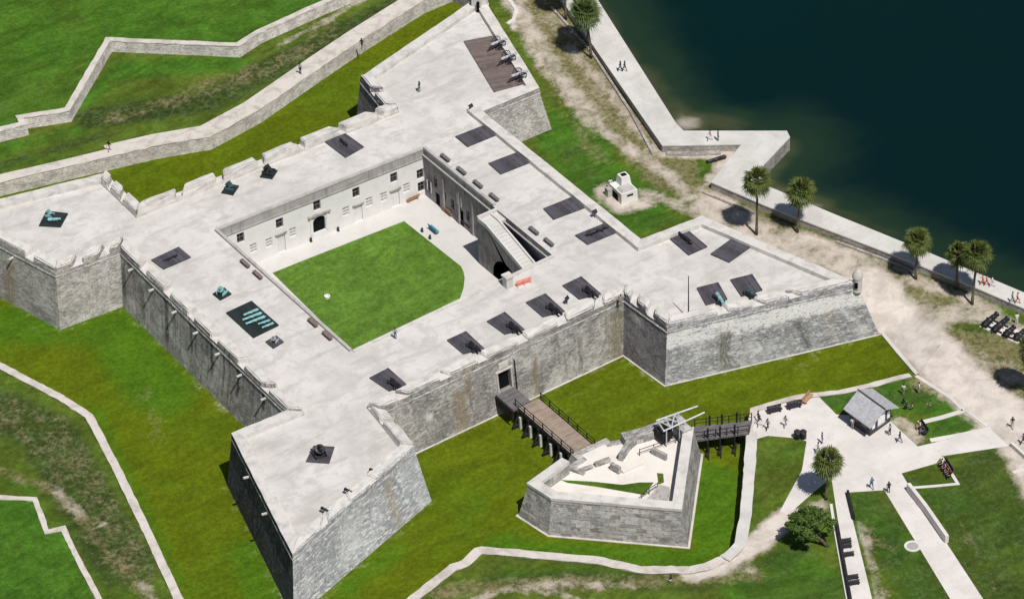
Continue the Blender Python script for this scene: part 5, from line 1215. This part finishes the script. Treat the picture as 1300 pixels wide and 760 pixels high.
for xx in (-.95, 0, .95):
    mb = MB(); mb.tube([(xx-.0, -.35, 0), (xx, 0, .88), (xx, .35, 0)], .04, 6); mb.build('leg', M['orange'], ob)
fp = empty('flagpole', (*P2(874, 404, DECK), DECK), 0, 'thin dark flagpole on the right bastion', 'flagpole')
mb = MB(); mb.tube([(0, 0, 0), (0, 0, 6.6)], [.09, .05], 8); mb.build('pole', M['timber'], fp)
mb = MB(); mb.lathe([(.28, 0), (.28, .18), (.12, .3), (.02, .3)], 12); mb.build('base', M['parapet'], fp)
for px, lb in [((429.5, 293), 'black post in front of the white north courtyard wall, right of the arch'), ((395, 306.5), 'black post in front of the north courtyard wall, left of the arch'), ((536, 294), 'dark bollard at the lawn corner next to the blue bench'), ((546, 303), 'dark bollard on the lawn edge below the blue bench')]:
    mb = MB(); mb.lathe([(.2, 0), (.2, .06), (.15, .08), (.13, .42), (.18, .47), (.15, .56), (.02, .6)], 12); o = mb.build('bollard', M['iron'], None, True, loc=P(*px, COURT)); tag(o, lb, 'bollard')
for px, lb in [((1012, 556), 'left one of two black litter bins by the plaza lawn'), ((1019.5, 556), 'right one of two black litter bins by the plaza lawn')]:
    r0 = empty('litter_bin', P(*px, G), 0, lb, 'litter bin', 'black litter bins'); mb = MB(); mb.lathe([(.36, 0), (.42, .1), (.42, .95), (.36, 1.0)], 14); mb.build('body', M['iron'], r0); mb = MB(); mb.lathe([(.40, 1.0), (.44, 1.06), (.3, 1.22), (.05, 1.28)], 14); mb.build('lid', M['bench_black'], r0)
# sign boards on the roof
def sign(px, rz, z, label):
    r0 = empty('sign_board', P(*px, z), rz, label, 'sign'); mb = MB(); mb.box((0, 0, .95), (.75, .06, .5), 0, radians(-35)); mb.build('panel', M['bench_black'], r0)
    mb = MB(); mb.tube([(0, 0, 0), (0, 0, .9)], .05, 6); mb.build('post', M['timber'], r0)
sign((755, 276), 0, DECK, 'small dark sign board near the east parapet platforms'); sign((720, 386), .4, DECK, 'small dark sign board between the two right south platforms'); sign((598, 142), .2, DECK, 'small dark sign board near the wall junction below the top bastion')
#@@PEOPLE
# ================================================================== TREES
def palm_mesh(seed, hgt, R, light=False):
    r = random.Random(seed); tr = MB(); pts = []; rad = []
    lean = (r.uniform(-.25, .25), r.uniform(-.25, .25))
    for k in range(9):
        t = k/8; pts.append((lean[0]*t*t+.05*sin(3*t+seed), lean[1]*t*t, hgt*t)); rad.append((.165-.04*t+.05*(1-t)**6)*(1+.07*(k % 2)))
    tr.tube(pts, rad, 10); top = Vector(pts[-1])
    cr = MB(); dd = MB()
    def fan(mb, az, el, pet, bl, nseg, droop, w):
        d = Vector((cos(az)*cos(el), sin(az)*cos(el), sin(el))); side = Vector((-sin(az), cos(az), 0)); up = d.cross(side)*-1
        hub = top+d*pet+Vector((0, 0, -droop*.12))
        mb.tube([top+Vector((0, 0, .05)), hub], [.035, .02], 4)
        for q in range(nseg):
            a = (q/(nseg-1)-.5)*radians(210); dir_ = (d*cos(a)+side*sin(a)).normalized(); L = bl*(.70+.30*cos(a*.8))*r.uniform(.88, 1.08)
            sw = dir_.cross(up).normalized()*w; m1 = hub+dir_*L*.55+Vector((0, 0, -.05*droop)); e = hub+dir_*L+Vector((0, 0, -.34*droop*r.uniform(.6, 1.4)))
            mb.face([hub-sw*.35, hub+sw*.35, m1+sw, m1-sw]); mb.face([m1-sw, m1+sw, e+sw*.12, e-sw*.12])
    nl = 44+seed % 4*3
    for k in range(nl):
        f = k/nl; el = radians(82-142*f**.85)+r.uniform(-.12, .12); az = k*2.39996+r.uniform(-.2, .2)
        fan(cr, az, el, R*.62*r.uniform(.8, 1.12), R*.74*r.uniform(.85, 1.1), 15, .8+.7*f, .085)
    for k in range(8+seed % 3*4): fan(dd, r.uniform(0, 6.28), radians(-72)+r.uniform(-.2, .25), R*.45, R*.50, 7, .8, .06)
    return tr.mesh('trunk', True), cr.mesh('crown'), dd.mesh('dead_fronds')
def palm(px, tpx, R, seed, label, group=None, light=False):
    R *= .92+.06*(seed % 3)
    b = P(*px, G); c = P(*px, G); hgt = (px[1]-tpx[1])/7.83+.1
    root = empty('palm_tree', b, 0, label, 'palm tree', group); tr, cr, dd = palm_mesh(seed, hgt, R)
    sh = cR*((tpx[0]-px[0])/10.1)
    for nm, me, mt in (('trunk', tr, 'trunk'), ('crown', cr, 'frond_light' if light else 'frond'), ('dead_fronds', dd, 'frond_dry')):
        o = bpy.data.objects.new(nm, me); COL.objects.link(o); me.materials.append(M[mt]); o.parent = root
    top = Vector((sh.x, sh.y, 0))
    for me in (tr, cr, dd):
        for v in me.vertices:
            t = max(0, v.co.z/hgt); f = min(1.2, t)**1.5; v.co.x += top.x*f; v.co.y += top.y*f
for a in [((960, 298), (963, 229), 1.75, 1, 'tallest palm tree, at the corner of the right bastion near the sea wall point'), ((1012, 295), (1016, 244), 1.65, 2, 'palm tree just right of the tallest palm by the sea wall'),
          ((1162.5, 354), (1164.5, 305), 1.75, 3, 'single palm tree between the two pairs of palms along the sea wall'), ((1214, 366), (1215, 320), 1.5, 4, 'left palm of the close pair on the right side of the sea wall'),
          ((1234.5, 386), (1237, 325), 1.7, 5, 'taller right palm of the close pair, in front of the orange walkers'), ((1048.7, 633.5), (1049.5, 588), 1.75, 6, 'palm tree on the plaza edge beside the leaning cedar'),
          ((1308, 503), (1308, 441), 1.8, 7, 'palm tree cut by the right edge next to the black gun barrels')]: palm(*a)
palm((750, 74), (746, 14), 1.9, 8, 'front light green palm by the sea wall at the top of the picture', None, True); palm((747, 60), (741, 4), 1.8, 9, 'light green palm right behind another palm at the top of the picture', None, True)
palm((718.5, 25), (718, -45), 1.8, 10, 'palm trunk at the top edge whose crown is out of the picture', None, True)

ct = empty('cedar_tree', P(1050, 693, G), 0, 'leaning wind-swept cedar tree with a dark green crown beside the footpath', 'tree')
r = random.Random(3); left = -cR.copy(); left.z = 0; left.normalize(); fw = Vector((cF.x, cF.y, 0)).normalized()
def cp(u, f, z): return left*u+fw*f+Vector((0, 0, z))
tr = MB(); tr.tube([cp(0, 0, -.1), cp(.5, .1, .7), cp(1.3, .1, 1.5), cp(2.1, 0, 2.6), cp(2.6, 0, 3.6)], [.26, .21, .18, .14, .08], 9)
limbs = [[(1.3, .1, 1.5), (2.4, -.3, 2.3), (3.9, -.2, 3.1)], [(.7, .1, .9), (.9, .2, 2.), (.3, .1, 3.0), (-.3, .2, 3.4)], [(1.6, .1, 1.9), (1.9, 1., 2.9), (2.1, 1.8, 3.6)], [(1.6, .1, 1.9), (2.0, -.9, 2.7), (2.6, -1.6, 3.0)], [(2.1, 0, 2.6), (3.0, .5, 3.6), (3.7, .7, 4.1)], [(2.1, 0, 2.6), (1.6, .3, 3.8), (1.3, .4, 4.5)]]
for lb in limbs: tr.tube([cp(*p) for p in lb], [.11-.025*i for i in range(len(lb))], 6)
tr.build('trunk', M['cork'], ct, True)
cr = MB()
cl = [(2.2, 0, 4.4, 1.0), (3.2, .2, 4.3, .95), (4.1, -.1, 3.6, .85), (4.5, .2, 3.2, .6), (3.6, -.6, 3.4, .8), (2.6, -1.3, 3.4, .9), (2.9, 1.2, 4.1, .9), (1.9, 1.8, 4.0, .8), (1.2, .6, 4.8, .85), (1.4, -.5, 4.1, .8), (.6, .4, 4.0, .6), (-.2, .1, 3.6, .7), (-.7, .4, 3.4, .5), (-.3, -.5, 3.0, .5), (.1, .9, 3.9, .5), (3.9, .9, 3.9, .7), (2.4, .7, 5.0, .7), (1.9, -1.7, 2.9, .6), (3.1, -1.5, 2.9, .55)]
for (u, f, z, R_) in cl:
    for k in range(int(520*R_*R_)):
        d = Vector((r.gauss(0, 1), r.gauss(0, 1), r.gauss(0, 1))).normalized(); q = cp(u, f, z)+Vector((d.x*R_, d.y*R_, d.z*R_*.62))*r.uniform(.35, 1.08)
        a = Vector((r.gauss(0, 1), r.gauss(0, 1), r.gauss(0, .6))).normalized(); b = a.cross(d); b = b.normalized() if b.length > .01 else Vector((0, 0, 1)); s_ = r.uniform(.11, .23)
        cr.face([q-a*s_, q+b*s_*.55, q+a*s_, q-b*s_*.55])
cr.build('crown', M['leaf'], ct)

# ================================================================== PEOPLE
def simple(name, col, rough=.8):
    k = NT(name); f = k.noise(k.obj(), 9., 3, .6); return k.out(k.mix(f, tuple(c*.8 for c in col), tuple(min(1, c*1.15) for c in col)), rough, .2)
CL = {'white': (.74, .74, .73), 'black': (.018, .018, .022), 'navy': (.03, .04, .10), 'red': (.55, .05, .05), 'orange': (.80, .20, .05), 'grey': (.30, .30, .32), 'blue': (.10, .20, .45), 'khaki': (.36, .29, .20), 'pink': (.70, .28, .30), 'denim': (.07, .10, .18), 'green': (.10, .20, .09), 'purple': (.12, .07, .20), 'skin': (.50, .31, .22), 'tan': (.33, .19, .12), 'hair_dark': (.02, .015, .012), 'hair_brown': (.10, .055, .03), 'hair_fair': (.38, .27, .14)}
CM = {k: simple('cloth_'+k if not k.startswith(('skin', 'hair', 'tan')) else k, v) for k, v in CL.items()}
def person_mesh(pose):
    V = {}; Ed = []
    if pose == 'sit': hz, lean = .50, .06
    else: hz, lean = .95, .0
    V['pel'] = ((0, 0, hz), .135); V['wai'] = ((.0+lean*.3, 0, hz+.18), .12); V['chs'] = ((lean, 0, hz+.40), .145); V['nek'] = ((lean+.01, 0, hz+.54), .058); V['hd1'] = ((lean+.02, 0, hz+.63), .085); V['hd2'] = ((lean+.025, 0, hz+.74), .082)
    sw = {'stand': .04, 'walk': .24, 'sit': 0}[pose]
    for s_, sg in (('l', 1), ('r', -1)):
        V['sh'+s_] = ((lean, sg*.18, hz+.47), .062)
        aw = -sw*sg*.8
        if pose == 'sit':
            V['el'+s_] = ((lean+.06, sg*.25, hz+.20), .043); V['wr'+s_] = ((lean+.30, sg*.17, hz+.13), .03); V['ha'+s_] = ((lean+.37, sg*.16, hz+.12), .034)
            V['hp'+s_] = ((.02, sg*.10, hz-.01), .095); V['kn'+s_] = ((.45, sg*.12, hz+.0), .065); V['an'+s_] = ((.47, sg*.12, .09), .042); V['to'+s_] = ((.62, sg*.13, .045), .036)
        else:
            V['el'+s_] = ((lean+aw*.4-.02, sg*.26, hz+.22), .045); V['wr'+s_] = ((lean+aw*1.1+.06, sg*.26, hz-.02), .032); V['ha'+s_] = ((lean+aw*1.3+.09, sg*.25, hz-.10), .036)
            f = sw*sg
            V['hp'+s_] = ((0, sg*.095, hz-.06), .1); V['kn'+s_] = ((f*.75+.03, sg*.10, .50), .062); V['an'+s_] = ((f*1.35-.04, sg*.10, .09+(.05 if f < -.1 else 0)), .042); V['to'+s_] = ((f*1.35+.13, sg*.11, .045), .036)
    E_ = [('pel', 'wai', 2), ('wai', 'chs', 1), ('chs', 'nek', 1), ('nek', 'hd1', 0), ('hd1', 'hd2', 0)]
    for s_ in 'lr': E_ += [('chs', 'sh'+s_, 1), ('sh'+s_, 'el'+s_, 1), ('el'+s_, 'wr'+s_, 0), ('wr'+s_, 'ha'+s_, 0), ('pel', 'hp'+s_, 2), ('hp'+s_, 'kn'+s_, 2), ('kn'+s_, 'an'+s_, 2), ('an'+s_, 'to'+s_, 3)]
    ks = list(V); ix = {k: i for i, k in enumerate(ks)}
    me = bpy.data.meshes.new('sk'); me.from_pydata([V[k][0] for k in ks], [(ix[a], ix[b]) for a, b, _ in E_], []); me.update()
    o = bpy.data.objects.new('sk', me); COL.objects.link(o)
    md = o.modifiers.new('s', 'SKIN'); o.modifiers.new('u', 'SUBSURF').levels = 1
    for k, sv in zip(ks, me.skin_vertices[0].data): sv.radius = (V[k][1],)*2; sv.use_root = (k == 'pel')
    dg = bpy.context.evaluated_depsgraph_get(); m2 = bpy.data.meshes.new_from_object(o.evaluated_get(dg)); bpy.data.objects.remove(o)
    bm = bmesh.new(); bm.from_mesh(m2); mb = MB(); mb.bm.free(); mb.bm = bm
    nb = len(bm.faces); bm.faces.ensure_lookup_table()
    seg = [(Vector(V[a][0]), Vector(V[b][0]), m) for a, b, m in E_]
    for f in bm.faces:
        c = f.calc_center_median(); best = 9; bmx = 0
        for a, b, m in seg:
            d = b-a; t = min(1, max(0, (c-a).dot(d)/d.dot(d))); q = (c-a-d*t).length
            if q < best: best = q; bmx = m
        f.material_index = bmx
    # fingers, thumb, nose, ears grow out of the same mesh
    for s_, sg in (('l', 1), ('r', -1)):
        w, h_ = Vector(V['wr'+s_][0]), Vector(V['ha'+s_][0]); d = (h_-w).normalized(); sd = Vector((1, 0, 0)) if abs(d.x) < .8 else Vector((0, 1, 0)); sd = (sd-d*sd.dot(d)).normalized()
        for k, L in enumerate((.075, .085, .08, .062)):
            p = h_+sd*(k-1.5)*.017; mb.tube([p-d*.01, p+d*L*.6, p+d*L+Vector((.012, 0, 0))], [.010, .009, .006], 5)
        mb.tube([h_-d*.03+sd*.02, h_+d*.0+sd*.05, h_+d*.035+sd*.055], [.012, .010, .007], 5)
    h1 = Vector(V['hd1'][0]); mb.tube([h1+Vector((.075, 0, .05)), h1+Vector((.108, 0, .02))], [.010, .017], 5)
    for sg in (-1, 1): mb.tube([h1+Vector((0, sg*.078, .03)), h1+Vector((-.012, sg*.096, .04))], [.022, .012], 6)
    for sg in (-1, 1): mb.tube([h1+Vector((.078, sg*.03, .055)), h1+Vector((.086, sg*.03, .055))], [.010, .008], 5)
    mb.tube([h1+Vector((.083, -.025, -.02)), h1+Vector((.083, .025, -.02))], .006, 5)
    bmesh.ops.recalc_face_normals(bm, faces=bm.faces[:])
    m3 = bpy.data.meshes.new('person'); bm.to_mesh(m3); bm.free(); m3.polygons.foreach_set('use_smooth', [True]*len(m3.polygons))
    for k in ('skin', 'white', 'denim', 'black'): m3.materials.append(CM[k])
    hc = Vector(V['hd2'][0]); hb = MB()
    pr = []
    for i in range(6):
        a = pi/2*i/5; pr.append((.098*cos(a)+.001, .085*sin(a)+.0))
    hb.lathe([(.085, -.11), (.099, -.04)]+pr, 12, (hc.x-.022, hc.y, hc.z-.005))
    return m3, hb.mesh('hair', True)
PM = {k: person_mesh(k) for k in ('stand', 'walk', 'sit')}
def person(px, z, head, pose, shirt, legs, label, hair='hair_dark', skin='skin', group=None, lift=0., s=1.0):
    me, hm = PM[pose]; o = bpy.data.objects.new('person', me); COL.objects.link(o); p = P(*px, z); o.location = (p.x, p.y, z+lift); o.rotation_euler = (0, 0, head); o.scale = (s, s, s)
    for sl, k in zip(o.material_slots, (skin, shirt, legs, 'black')): sl.link = 'OBJECT'; sl.material = CM[k]
    h_ = bpy.data.objects.new('hair', hm); COL.objects.link(h_); h_.parent = o
    if not hm.materials: hm.materials.append(CM['hair_dark'])
    h_.material_slots[0].link = 'OBJECT'; h_.material_slots[0].material = CM[hair]
    tag(o, label, 'person', group)
PZ_ = G+.034
for a in [((962.5, 535), PZ_, 2.8, 'stand', 'black', 'black', 'person in black at the plaza end of the short bridge'), ((964.5, 541), PZ_, 3.0, 'walk', 'purple', 'white', 'person in a purple top and white trousers beside the bridge end'),
          ((974.5, 545), PZ_, 3.3, 'walk', 'grey', 'black', 'person in grey walking toward the short bridge across the plaza'), ((997, 541.5), PZ_, .2, 'walk', 'khaki', 'grey', 'person in khaki walking alone below the plaza benches'),
          ((1043.5, 562.5), PZ_, -.5, 'stand', 'purple', 'navy', 'person in purple standing in the plaza above the palm'), ((1038.5, 575), PZ_, 2.2, 'walk', 'grey', 'khaki', 'person in grey half behind the plaza palm crown'),
          ((1106.5, 620), PZ_, 1.2, 'walk', 'blue', 'denim', 'person in blue at the lower edge of the plaza, left of a figure in black'), ((1128, 625), PZ_, 1.2, 'stand', 'black', 'black', 'person in black at the top of the wide footpath'),
          ((1082, 544), PZ_, .4, 'stand', 'white', 'grey', 'person in white beside the shadow of the ticket booth'), ((1129.5, 552), PZ_, 1.8, 'stand', 'grey', 'black', 'person in grey in front of the ticket booth windows'), ((1142, 561.5), PZ_, 2.0, 'walk', 'black', 'denim', 'person in black walking right of the ticket booth'),
          ((1285, 543), PZ_, .8, 'walk', 'black', 'khaki', 'person in black walking on the sand at the right edge'), ((1298.5, 564), G, 2.4, 'walk', 'navy', 'black', 'person in navy cut by the right edge of the picture'),
          ((1146.5, 501), G, .4, 'stand', 'white', 'khaki', 'left one of two people in white standing on the lawn behind the booth'), ((1166.5, 499), G, 2.4, 'stand', 'white', 'grey', 'right one of two people in white standing on the lawn behind the booth'),
          ((787.5, 91), SWZ, 2., 'walk', 'black', 'denim', 'left one of two dark walkers on the upper sea wall'), ((793, 91), SWZ, 2., 'walk', 'navy', 'black', 'right one of two dark walkers on the upper sea wall'),
          ((901.5, 178.5), SWZ, 2.6, 'walk', 'pink', 'white', 'person in pink on the sea wall corner'), ((911.5, 178.5), SWZ, -.6, 'stand', 'navy', 'navy', 'person in navy on the sea wall corner'),
          ((1247.5, 361.5), SWZ, 2.3, 'walk', 'orange', 'orange', 'left one of two people in orange on the sea wall'), ((1252.5, 362.5), SWZ, 2.3, 'walk', 'orange', 'red', 'right one of two people in orange on the sea wall, next to one in white'), ((1259.5, 364), SWZ, 2.3, 'walk', 'white', 'white', 'person all in white on the sea wall beside two in orange'),
          ((1285, 384), SWZ, -.8, 'walk', 'grey', 'khaki', 'person in grey on the sea wall near the right edge'), ((1291.5, 385), SWZ, -.8, 'walk', 'pink', 'red', 'person in pink and red on the sea wall near the right edge'), ((1290.5, 411), G, 1., 'stand', 'white', 'white', 'person in white standing behind the black gun barrels'),
          ((502, 430), DECK, .9, 'stand', 'grey', 'denim', 'person in grey on the roof at the south edge of the courtyard'), ((532.5, 117), DECK, 2., 'stand', 'black', 'green', 'person in black alone on the top bastion roof'), ((139, 192), G+.2, .3, 'walk', 'black', 'khaki', 'person in black on the path above the left bastion'),
          ((459.5, 62), G+.2, .6, 'walk', 'navy', 'black', 'person in navy on the north moat path'), ((381.5, 94), G+.2, .6, 'stand', 'grey', 'black', 'person in grey standing at the edge of the north moat path'), ((775, 240), G, 1., 'stand', 'white', 'grey', 'person in white beside the stone furnace'),
          ((788, 388), DECK, -1., 'stand', 'grey', 'grey', 'person in grey behind the parapet left of the right bastion') ]: person(*a)
def seated(bx, lb, cols, rz, n0, off):
    pass
for px, sh, lg, lb in [((1168, 544), 'white', 'khaki', 'seated person in white on the bench near the booth'), ((1172.5, 550), 'navy', 'denim', 'seated person in navy on the bench near the booth')]:
    person(px, G, hd((1164, 540), (1178, 560), G)-pi/2, 'sit', sh, lg, lb, lift=.02)
for px, sh, lg, lb in [((1196.5, 592), 'white', 'black', 'seated person in white on the family bench'), ((1200, 597), 'pink', 'navy', 'seated person in pink on the family bench'), ((1203.5, 602), 'red', 'denim', 'seated person in red on the family bench'), ((1206.5, 606.5), 'black', 'black', 'seated person in black at the lower end of the family bench')]:
    person(px, G, hd((1193, 585), (1210, 612), G)-pi/2, 'sit', sh, lg, lb, lift=.02)
for px, sh, lg, hdg, lb in [((1147, 513), 'black', 'green', .3, 'person in black sitting on the lawn below one in white'), ((1150.5, 519.5), 'black', 'black', 1.8, 'person in black sitting lowest in the lawn group, left'), ((1158.5, 518.5), 'khaki', 'black', 2.6, 'person in khaki sitting on the lawn in the middle of the group'), ((1181.5, 515.5), 'green', 'khaki', 2.2, 'person in green sitting apart on the right side of the lawn')]:
    person(px, G, hdg, 'sit', sh, lg, lb, lift=-.32)
person((852, 738), G, 2., 'sit', 'black', 'white', 'person in black sitting on the south moat wall', lift=-.25)
